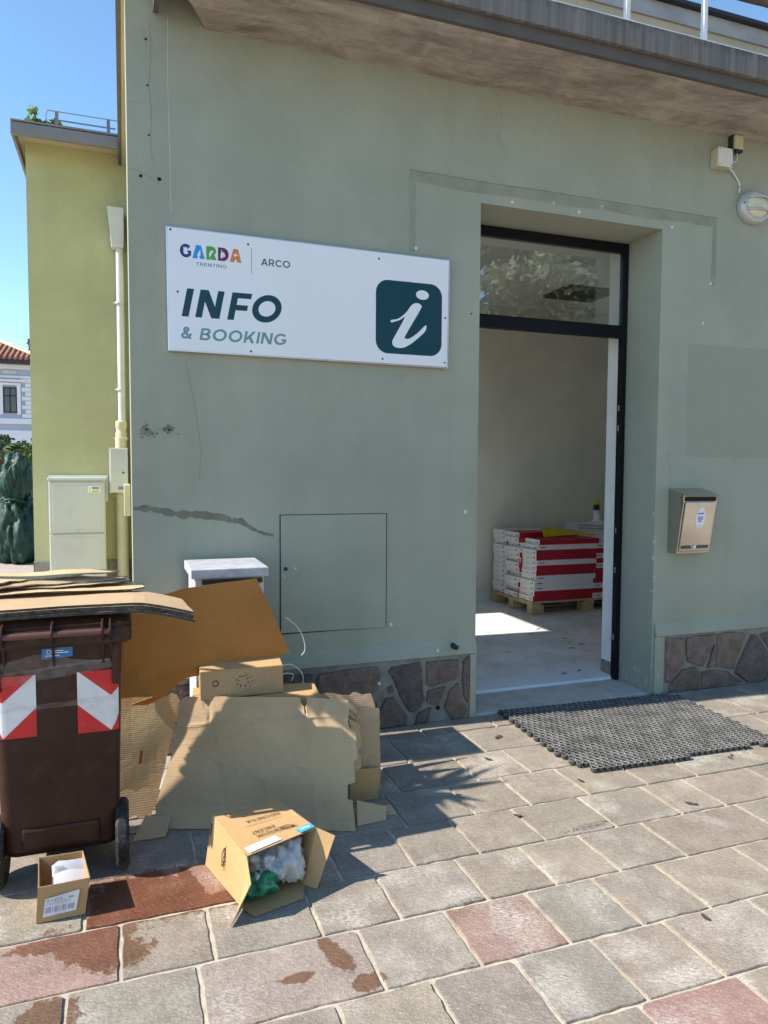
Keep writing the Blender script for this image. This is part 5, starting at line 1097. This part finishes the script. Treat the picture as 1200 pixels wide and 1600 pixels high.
# ------------------------------------------------------------------ dry leaves and chips on the paving and floor
rl_ = random.Random(21)
spots = [(1.92, -.36, .03, 'beside the left edge of the doormat'), (1.72, -.62, .022, 'on the paving near the shadow of the pile'), (2.02, -1.0, .018, 'just off the near left corner of the doormat'), (2.93, -1.02, .02, 'off the near edge of the doormat'), (2.96, -1.0, .016, 'closest to the near edge of the doormat'), (2.35, -1.37, .028, 'on a paving joint right of centre'), (1.55, -1.21, .02, 'on the paving in the middle of the forecourt'), (2.75, -1.52, .018, 'at the right side of the paving'), (1.78, -2.05, .02, 'in the right foreground paving'), (.95, -.93, .02, 'in the shade right of the cardboard heap')]
for x, y, r_, where in spots:
    b = MB(); n = 12; ang = rl_.uniform(0, 3.1); pts = []
    for k in range(n):
        a = 2*PI*k/n; rr = r_*(1+.35*noise.noise(Vector((math.cos(a)*2+x, math.sin(a)*2, y)))); pts.append((x+rr*math.cos(a)*math.cos(ang)-rr*.45*math.sin(a)*math.sin(ang), y+rr*math.cos(a)*math.sin(ang)+rr*.45*math.sin(a)*math.cos(ang), .004+.003*abs(math.cos(a))))
    b.add(pts+[(x, y, .003)], [(k, (k+1) % n, n) for k in range(n)]); o = b.build('dry_leaf', 'leafdry', None); tag(o, 'small dark dry leaf '+where, 'leaf', 'dry leaves on the paving')
for i, (x, y) in enumerate([(3.0, 2.08), (3.06, 1.9), (3.42, 1.75), (3.55, 1.35), (3.62, 1.28), (3.46, 1.18), (3.60, 1.5), (3.75, 1.7), (2.95, .53), (3.1, .56), (3.58, 1.9)]):
    b = MB(); a = rl_.uniform(0, 3.1); L = rl_.uniform(.02, .045); d = Vector((math.cos(a), math.sin(a), 0)); n_ = Vector((-d.y, d.x, 0)); q = Vector((x, y, .024 if y > .61 else .032))
    b.add([q-d*L, q+n_*L*.25, q+d*L, q-n_*L*.2, q+Vector((0, 0, .005))], [(0, 1, 4), (1, 2, 4), (2, 3, 4), (3, 0, 4)]); o = b.build('floor_crumb', 'leafdry', None); tag(o, 'small dark scrap on the pale floor inside the doorway', 'scrap', 'scraps on the room floor')

# ------------------------------------------------------------------ pallet with cartons in the room
pt = thing('pallet', (4.45, 2.9, .022), 'raw wooden pallet on the floor inside the room', 'pallet')
PX0, PX1, PY0, PY1, PZ = 3.85, 5.25, 2.46, 3.32, .0225
for y in (PY0+.05, (PY0+PY1)/2, PY1-.05):
    b = MB(); b.box(PX0, PX1, y-.05, y+.05, PZ, PZ+.02); b.build('bottom_board', 'pallet', pt, bevel=.002)
    for x in (PX0+.075, (PX0+PX1)/2-.02, PX1-.075):
        b = MB(); b.box(x-.072, x+.072, y-.05, y+.05, PZ+.0205, PZ+.10); b.build('block', 'pallet', pt, bevel=.003)
for k in range(6):
    y = PY0+.06+k*(PY1-PY0-.12)/5; b = MB(); b.box(PX0, PX1, y-.06, y+.06, PZ+.1215, PZ+.142); b.build('top_board', 'pallet', pt, bevel=.002)
for x in (PX0+.06, (PX0+PX1)/2, PX1-.06):
    b = MB(); b.box(x-.06, x+.06, PY0, PY1, PZ+.1005, PZ+.121); b.build('stringer_board', 'pallet', pt, bevel=.002)
def carton_mesh(flip):
    L, W, H = .72, .278, .0515; b = MB()
    b.box(0, L, 0, W, 0, H); me_mi = [0]*6
    # faces: bottom, top, y0 side, y1 side, x0 end, x1 end
    b.mi = [0, 1 if not flip else 0, 1 if not flip else 0, 0 if not flip else 1, 0, 0]
    for (y0, y1, z0, z1) in ((.03, .045, .014, .036), (.055, .085, .020, .026), (.15, .19, .012, .016)):
        b.add([(-.0008, y0, z0), (-.0008, y1, z0), (-.0008, y1, z1), (-.0008, y0, z1)], [(0, 1, 2, 3)], 2)
    if flip: b.add([(.03, -.0008, .022), (.10, -.0008, .022), (.10, -.0008, .030), (.03, -.0008, .030)], [(0, 1, 2, 3)], 2)
    me = bpy.data.meshes.new('flat_carton'); me.from_pydata(b.v, [], b.f); me.update()
    for k in ('cartonwhite', 'cartonred', 'ink'): me.materials.append(MT[k])
    me.polygons.foreach_set('material_index', b.mi); return me
CM = {False: carton_mesh(False), True: carton_mesh(True)}
rc = random.Random(4); H = .0525
near = [0, 0, 1, 1, 1, 0, 0, 1, 0, 0, 1, 0]      # bottom to top; 0 = red side out
rowsC = [('near', 2.462, near, 'front row'), ('mid', 2.748, [rc.choice((0, 1)) for _ in range(13)], 'middle row'), ('far', 3.034, [rc.choice((0, 1)) for _ in range(13)], 'back row')]
for nm, y, seq, lab_ in rowsC:
    for colx, xo in (('left', 3.862), ('right', 4.592)):
        if nm == 'far' and colx == 'right': continue
        for k, fl in enumerate(seq):
            if colx == 'right' and k > 10: continue
            f2 = bool(fl) if colx == 'left' else rc.random() < .45
            o = bpy.data.objects.new('flat_carton', CM[f2]); COL.objects.link(o)
            dx = rc.uniform(-.012, .012)+(.0 if colx == 'right' else (.035 if (nm == 'mid' and k % 3 == 1) else 0)+.005*k*(nm == 'near'))
            o.location = (xo+dx, y+rc.uniform(-.005, .003), .1655+k*H+.0005); o.rotation_euler = (0, 0, rc.uniform(-.012, .012))
            ordn = ['first', 'second', 'third', 'fourth', 'fifth', 'sixth', 'seventh', 'eighth', 'ninth', 'tenth', 'eleventh', 'twelfth', 'thirteenth'][k]
            tag(o, 'flat %s-sided carton, %s from the bottom in the %s of the %s pallet stack' % ('white' if f2 else 'red', ordn, lab_, colx), 'carton', 'flat cartons stacked on the pallet')
b = MB(); N = 24
for k in range(N):
    t = k/(N-1); x = 4.02+.62*t; y = 2.55-.04*t+.05*math.sin(t*3); wd = .085*(1-t)**1.3+.022; tw = R(62-20*t)
    zc = .1655+12*H+.045*(1-t)**.8+.030
    d = Vector((0, math.cos(tw), math.sin(tw)))*wd; q = Vector((x, y, zc)); b.v += [tuple(q-d*.6), tuple(q+d*.6)]
    if k: b.f.append(((k-1)*2, k*2, k*2+1, (k-1)*2+1)); b.mi.append(0)
o = b.build('yellow_strip', 'yellow', None, smooth=True); sm = o.modifiers.new('thickness', 'SOLIDIFY'); sm.thickness = .004; tag(o, 'bright yellow plastic strip lying across the top of the front cartons', 'strip')
ztop = .1655+11*H+.002
for k in range(3):
    b = MB(); zz = ztop+.10+.030*k
    prof = [(.15, 0), (.16, .006), (.16, .012), (.13, .020), (.06, .032), (.05, .030)]
    if k == 2: prof = [(.15, 0), (.16, .006), (.16, .012), (.13, .022), (.06, .04), (.042, .07), (.036, .11), (.03, .12)]
    b.lathe(prof, (4.93, 2.88, zz), (0, 0, 1), 32); o = b.build('white_disc', 'cartonwhite', None, smooth=True); tag(o, ['lowest white plastic dish of the small stack on the cartons', 'middle white plastic dish of the small stack on the cartons', 'topmost white dish with a raised funnel on the cartons'][k], 'dish')
b = MB(); b.box(4.76, 5.28, 2.72, 3.05, ztop, ztop+.0985); o = b.build('white_carton', 'cartonwhite', None, bevel=.002); tag(o, 'white carton under the stack of white dishes on the pallet', 'carton')
sc_ = thing('spray_can', (5.09, 3.12, ztop+.0), 'dark spray can with yellow cap standing at the back of the cartons', 'spray can')
b = MB(); b.lathe([(.034, 0), (.036, .01), (.036, .20), (.028, .215)], (5.09, 3.12, .90), (0, 0, 1), 20); b.build('can', 'darkmetal', sc_, smooth=True)
b = MB(); b.lathe([(.0365, .07), (.0365, .15)], (5.09, 3.12, .90), (0, 0, 1), 20); b.build('paper_band', 'cartonwhite', sc_, smooth=True)
b = MB(); b.lathe([(.030, .216), (.030, .26), (.026, .27)], (5.09, 3.12, .90), (0, 0, 1), 20); b.build('cap', 'yellow', sc_, smooth=True)
b = MB(); b.box(4.8, 5.28, 3.06, 3.3, .166, .899); o = b.build('white_carton', 'cartonwhite', None, bevel=.002); tag(o, 'tall white carton at the rear right corner of the pallet under the spray can', 'carton')

# ------------------------------------------------------------------ background at the far left
tp_ = thing('covered_scooter', (-1.75, 9.1, -.03), 'scooter wrapped in a crumpled green tarpaulin at the street side', 'tarpaulin')
def tarp(name, c, s, seed, zmin):
    bm = bmesh.new(); bmesh.ops.create_icosphere(bm, subdivisions=5, radius=1)
    for q in bm.verts:
        d = q.co.normalized(); k = 1+.22*noise.noise(d*1.7+Vector((seed, 0, 0)))+.30*abs(noise.noise(Vector((d.x*3.5, d.y*3.5, d.z*1.3+seed))))-.14*abs(noise.noise(d*7+Vector((0, seed, 0))))
        q.co = Vector((c[0]+d.x*s[0]*k, c[1]+d.y*s[1]*k, max(zmin, c[2]+d.z*s[2]*k)))
    me = bpy.data.meshes.new(name); bm.to_mesh(me); bm.free(); me.polygons.foreach_set('use_smooth', [True]*len(me.polygons)); return mesh_obj(name, me, 'tarp', tp_)
tarp('tarpaulin_hood', (-1.66, 9.05, 1.33), (.22, .25, .40), 2.0, .9)
tarp('tarpaulin_skirt', (-1.66, 9.25, .42), (.36, .55, .66), 5.0, -.03)
b = MB(); b.tube([(-1.66+.25*math.cos(2*PI*k/20), 9.08+.28*math.sin(2*PI*k/20), .98+.03*math.sin(k)) for k in range(21)], .012, 6, cap=False); b.build('tie_cord', 'tarp', tp_)

vl = thing('villa', (-9, 35, -.03), 'pale blue grey villa with white trim and terracotta roof far behind', 'house')
VX0, VX1, VY = -14.0, -4.10, 35.0
b = MB(); b.box(VX0, VX1, VY, VY+9, -.03, 6.30); b.build('wall', 'villawall', vl)
b = MB(); b.box(VX0-.15, VX1+.15, VY-.18, VY+9, 6.20, 6.42); b.build('cornice', 'villawhite', vl)
b = MB(); b.box(VX0-.05, VX1+.05, VY-.06, VY-.003, 5.78, 5.90); b.build('frieze', 'villawhite', vl)
b = MB(); b.box(VX0-.05, VX1+.05, VY-.10, VY-.003, 3.60, 3.86); b.build('string_course', 'villawhite', vl)
b = MB(); b.box(VX0-.02, VX1+.02, VY-.04, VY-.002, -.03, 3.30); b.build('rusticated_base', 'villawhite', vl)
b = MB(); b.box(VX0-.5, VX1+.5, VY-.55, VY+9.5, 6.43, 6.62); b.build('gutter', 'darkmetal', vl)
for k in range(9):
    wd = .34 if k % 2 else .5; b = MB(); b.box(VX1-wd, VX1+.03, VY-.05, VY-.004, 3.9+k*.21, 3.9+k*.21+.185); b.build('quoin', 'villawhite', vl)
for cx in (-5.10, -7.6, -10.2, -12.6):
    b = MB(); b.box(cx-.29, cx+.29, VY-.03, VY-.0045, 4.14, 5.34); wd_ = b.build('window', 'darkglass', vl)
    b = MB()
    for (x0, x1, z0, z1) in ((-.30, -.24, 4.13, 5.35), (.24, .30, 4.13, 5.35), (-.03, .03, 4.14, 5.34), (-.24, .24, 5.29, 5.35), (-.24, .24, 4.13, 4.19), (-.24, .24, 4.92, 4.97)): b.box(cx+x0, cx+x1, VY-.06, VY-.031, z0, z1)
    b.build('sash', 'woodbrown', wd_)
    b = MB(); b.box(cx-.46, cx-.305, VY-.08, VY-.005, 4.05, 5.45).box(cx+.305, cx+.46, VY-.08, VY-.005, 4.05, 5.45).box(cx-.46, cx+.46, VY-.08, VY-.005, 5.451, 5.56); b.build('surround', 'villawhite', wd_)
    b = MB(); b.box(cx-.6, cx+.6, VY-.22, VY-.005, 5.60, 5.70); b.build('hood', 'villawhite', wd_)
    b = MB(); b.box(cx-.3, cx+.3, VY-.05, VY-.005, 5.98, 6.14); b.build('attic_vent', 'cabinet', vl)
b = MB(); b.add([(VX0-.55, VY-.6, 6.63), (VX1+.55, VY-.6, 6.63), (VX1+.55, VY+9.6, 6.63), (VX0-.55, VY+9.6, 6.63), (VX0+3, VY+4.5, 8.5), (VX1-3, VY+4.5, 8.5)], [(0, 1, 5, 4), (1, 2, 5), (2, 3, 4, 5), (3, 0, 4), (0, 3, 2, 1)]); rfo = b.build('roof', 'terracotta', vl)
for k in range(46):                       # tile rows running up the front slope
    x = VX1+.5-k*.235; t_end = 1.0 if VX1+.55-x > 3.5 else max(.08, (VX1+.55-x)/3.55)
    if x < VX0: break
    b = MB(); b.tube([(x, VY-.62, 6.66), (x, VY-.6+5.1*t_end, 6.66+1.87*t_end)], .075, 6); b.build('tile_row', 'terracotta', rfo)
b = MB(); b.tube([(VX1+.55, VY-.6, 6.68), (VX1-3, VY+4.5, 8.58)], .13, 6); b.build('hip_ridge', 'cream', rfo)

def tree(name, x, y, h, r, label, leafm, seed, kind='bush', per=130, size=(.12, .3), group=None, nclump=40, zlow=.15):
    rn = random.Random(seed); t = thing(name, (x, y, -.03), label, 'tree' if kind != 'bush' else 'shrub', group)
    b = MB(); b.tube([(x, y, -.03), (x+rn.uniform(-.1, .1), y, h*.3), (x+rn.uniform(-.2, .2), y, h*.6), (x, y, h*.93)], [.05*r+.03, .04*r+.025, .025*r+.015, .01], 8)
    cl = []
    for k in range(nclump):
        if kind == 'cedar':
            zz = zlow+(1-zlow)*(k+.5)/nclump; rad = r*(1.02-zz)**.75; a = rn.uniform(0, 6.28); d = rad*rn.uniform(.35, 1)
            cx, cy, cz = x+d*math.cos(a), y+d*math.sin(a), h*zz-.06*d
            b.tube([(x, y, h*zz), (x+d*.6*math.cos(a), y+d*.6*math.sin(a), h*zz+.02*d), (cx, cy, cz)], [.03*r*.5+.01, .02, .008], 5)
            cl.append((cx, cy, cz, .32*rad+.25, .32*rad+.25, .16*r*.5+.06))
            cl.append(((x+cx)/2, (y+cy)/2, cz+.05, .3*rad+.2, .3*rad+.2, .12*r*.5+.05))
        else:
            d = Vector((rn.gauss(0, 1), rn.gauss(0, 1), rn.gauss(0, 1))).normalized()*rn.uniform(.45, .95)
            cx, cy, cz = x+d.x*r, y+d.y*r, h*.55+d.z*h*.42
            if k % 3 == 0: b.tube([(x, y, h*.35), (cx, cy, cz)], [.03, .008], 5)
            cl.append((cx, cy, cz, r*.33, r*.33, h*.13))
    b.build('trunk', 'bark', t, smooth=True); leaf_cloud('crown', cl, leafm, t, size, per, seed, .3 if kind == 'cedar' else 0)
    return t
GT = 'trees behind the street'
tree('dark_shrub', -3.05, 19.5, 2.35, .75, 'dense dark green shrub beside the palm in front of the villa', 'leafdark', 31, size=(.10, .2), nclump=34, group=GT)
tree('dark_shrub', -4.25, 19.8, 2.2, .9, 'low dark shrub at the far left edge beneath the villa', 'leafdark', 32, size=(.10, .2), nclump=34, group=GT)
tree('sunlit_shrub', -2.35, 18.5, 2.5, .5, 'bright yellow green sunlit shrub close to the olive wing corner', 'leafmid', 33, size=(.08, .16), nclump=26, group=GT)
tree('cedar_tree', -9.2, 49, 11.2, 3.4, 'tall cedar with dark drooping branches behind the villa roof, far left', 'leafcedar', 34, 'cedar', 60, (.25, .6), GT, 36)
tree('cedar_tree', -5.6, 50, 9.9, 3.0, 'smaller cedar showing its tip above the villa roof near the olive wing', 'leafcedar', 35, 'cedar', 60, (.25, .6), GT, 34)
pm = thing('palm_tree', (-3.1, 17.5, -.03), 'short palm with arching fronds before the villa', 'palm', GT)
b = MB(); b.tube([(-3.1, 17.5, -.03), (-3.08, 17.5, .9), (-3.1, 17.5, 2.0)], [.13, .11, .12], 10); b.build('trunk', 'bark', pm, smooth=True)
rn = random.Random(9)
for k in range(22):
    a = rn.uniform(0, 6.28); L = rn.uniform(.7, 1.05); el = rn.uniform(-.2, 1.1); v = []; f = []
    d = Vector((math.cos(a), math.sin(a), 0)); s_ = Vector((-d.y, d.x, 0)); pts = []
    for i in range(9):
        t = i/8; pts.append(Vector((-3.1, 17.5, 1.95))+d*L*t*math.cos(el*.6)+Vector((0, 0, L*(math.sin(el)*t-.65*t*t))))
    for i in range(1, 9):
        for sg_ in (-1, 1):
            w_ = .22*math.sin(PI*min(1, .15+i/9)); i0 = len(v); v += [pts[i-1], pts[i], pts[i]+s_*sg_*w_+d*.12-Vector((0, 0, .08))]; f.append((i0, i0+1, i0+2))
    me = bpy.data.meshes.new('frond'); me.from_pydata([tuple(q) for q in v], [], f); me.update(); at = me.attributes.new('tone', 'FLOAT', 'FACE'); at.data.foreach_set('value', [rn.uniform(.1, .9)]*len(f)); mesh_obj('frond', me, 'leafmid', pm)

cr = thing('parked_car', (-2.6, 12.6, -.03), 'silver blue car parked behind the covered scooter', 'car')
def carx(pts, x0, x1, name, mat, y=0):
    pass
prof = [(-2.0, .28), (-2.0, .62), (-1.9, .74), (-1.05, .86), (-.45, 1.36), (.35, 1.44), (1.05, 1.38), (1.65, .96), (1.95, .88), (2.02, .55), (1.98, .28)]
b = MB(); cxm = -2.55
secs = []
for yy, sc in ((0, .93), (.10, 1.0), (1.5, 1.0), (1.6, .93)): secs.append([(cxm+x*sc, 12.2+yy, (z-.28)*(.97 if sc < 1 else 1)+.25) for x, z in prof])
n = len(prof); b.add(sum(secs, []), [(k*n+j, k*n+(j+1) % n, (k+1)*n+(j+1) % n, (k+1)*n+j) for k in range(3) for j in range(n)]+[tuple(range(n)), tuple(3*n+j for j in range(n-1, -1, -1))]); b.build('body', 'carpaint', cr, bevel=.05, smooth=True)
for q in ([(-.98, .90), (-.45, 1.31), (-.05, 1.35), (-.05, .92)], [(.02, .92), (.02, 1.355), (.95, 1.31), (1.40, .98)]):
    b = MB(); b.prism([(cxm+x, 12.19, z-.03) for x, z in q], (0, .05, 0)); b.build('side_window', 'darkglass', cr)
b = MB(); b.add([(cxm-1.06, 12.36, .85), (cxm-1.06, 13.64, .85), (cxm-.48, 13.55, 1.325), (cxm-.48, 12.45, 1.325)], [(0, 1, 2, 3)]); b.build('windscreen', 'darkglass', cr)
for x in (-1.3, 1.25):
    for yy in (12.22, 13.72):
        b = MB(); b.lathe([(.2, -.08), (.29, -.09), (.31, -.06), (.31, .06), (.29, .09), (.2, .08)], (cxm+x, yy, .28), (0, 1, 0), 24); wl = b.build('wheel', 'tyre', cr, smooth=True)
        b = MB(); b.lathe([(.04, -.10), (.19, -.085), (.19, .085), (.04, .10)], (cxm+x, yy, .28), (0, 1, 0), 16); b.build('rim', 'alu', wl, smooth=True)

# ------------------------------------------------------------------ just outside the picture: the yucca that throws the spiky shadow, the cedars mirrored in the transom
yu = thing('potted_yucca', (-1.12, -.70, 0), 'tall potted yucca left of the bin, throwing its spiky shadow on the paving', 'plant')
b = MB(); b.lathe([(.14, 0), (.16, .02), (.20, .36), (.215, .38), (.215, .42), (.19, .42), (.18, .36)], (-1.12, -.70, 0), (0, 0, 1), 28); b.build('pot', 'terracotta', yu, smooth=True)
b = MB(); b.tube([(-1.12, -.70, .33), (-1.10, -.71, 1.0), (-1.12, -.70, 2.13)], [.035, .03, .028], 9); b.build('trunk', 'bark', yu, smooth=True)
rn = random.Random(14)
for k in range(20):
    a = rn.uniform(0, 6.28); el = rn.uniform(-.5, 1.3); L = rn.uniform(.26, .46); d = Vector((math.cos(a)*math.cos(el), math.sin(a)*math.cos(el), math.sin(el))); s_ = d.cross(Vector((0, 0, 1))).normalized()
    o_ = Vector((-1.12, -.70, 2.12+rn.uniform(-.06, .06))); v = [o_-s_*.016, o_+s_*.016, o_+d*L*.4+s_*.032, o_+d*L*.4-s_*.032, o_+d*L-Vector((0, 0, .05))]
    me = bpy.data.meshes.new('leaf'); me.from_pydata([tuple(q) for q in v], [], [(0, 1, 2, 3), (3, 2, 4)]); me.update(); at = me.attributes.new('tone', 'FLOAT', 'FACE'); at.data.foreach_set('value', [rn.random()]*2); mesh_obj('leaf', me, 'leafyucca', yu)
tree('cedar_tree', 13.0, -16.5, 14.5, 5.2, 'broad cedar mirrored in the transom glass above the doorway', 'leafpale', 41, 'cedar', 430, (.16, .34), None, 90, .04)
tree('cedar_tree', 7.5, -18.0, 15.5, 5.0, 'second cedar mirrored at the left of the transom glass', 'leafpale', 42, 'cedar', 430, (.16, .34), None, 90, .04)
tree('cedar_tree', 19.5, -19.0, 13.5, 5.0, 'third cedar mirrored at the right of the transom glass', 'leafpale', 43, 'cedar', 260, (.2, .4), None, 60, .06)
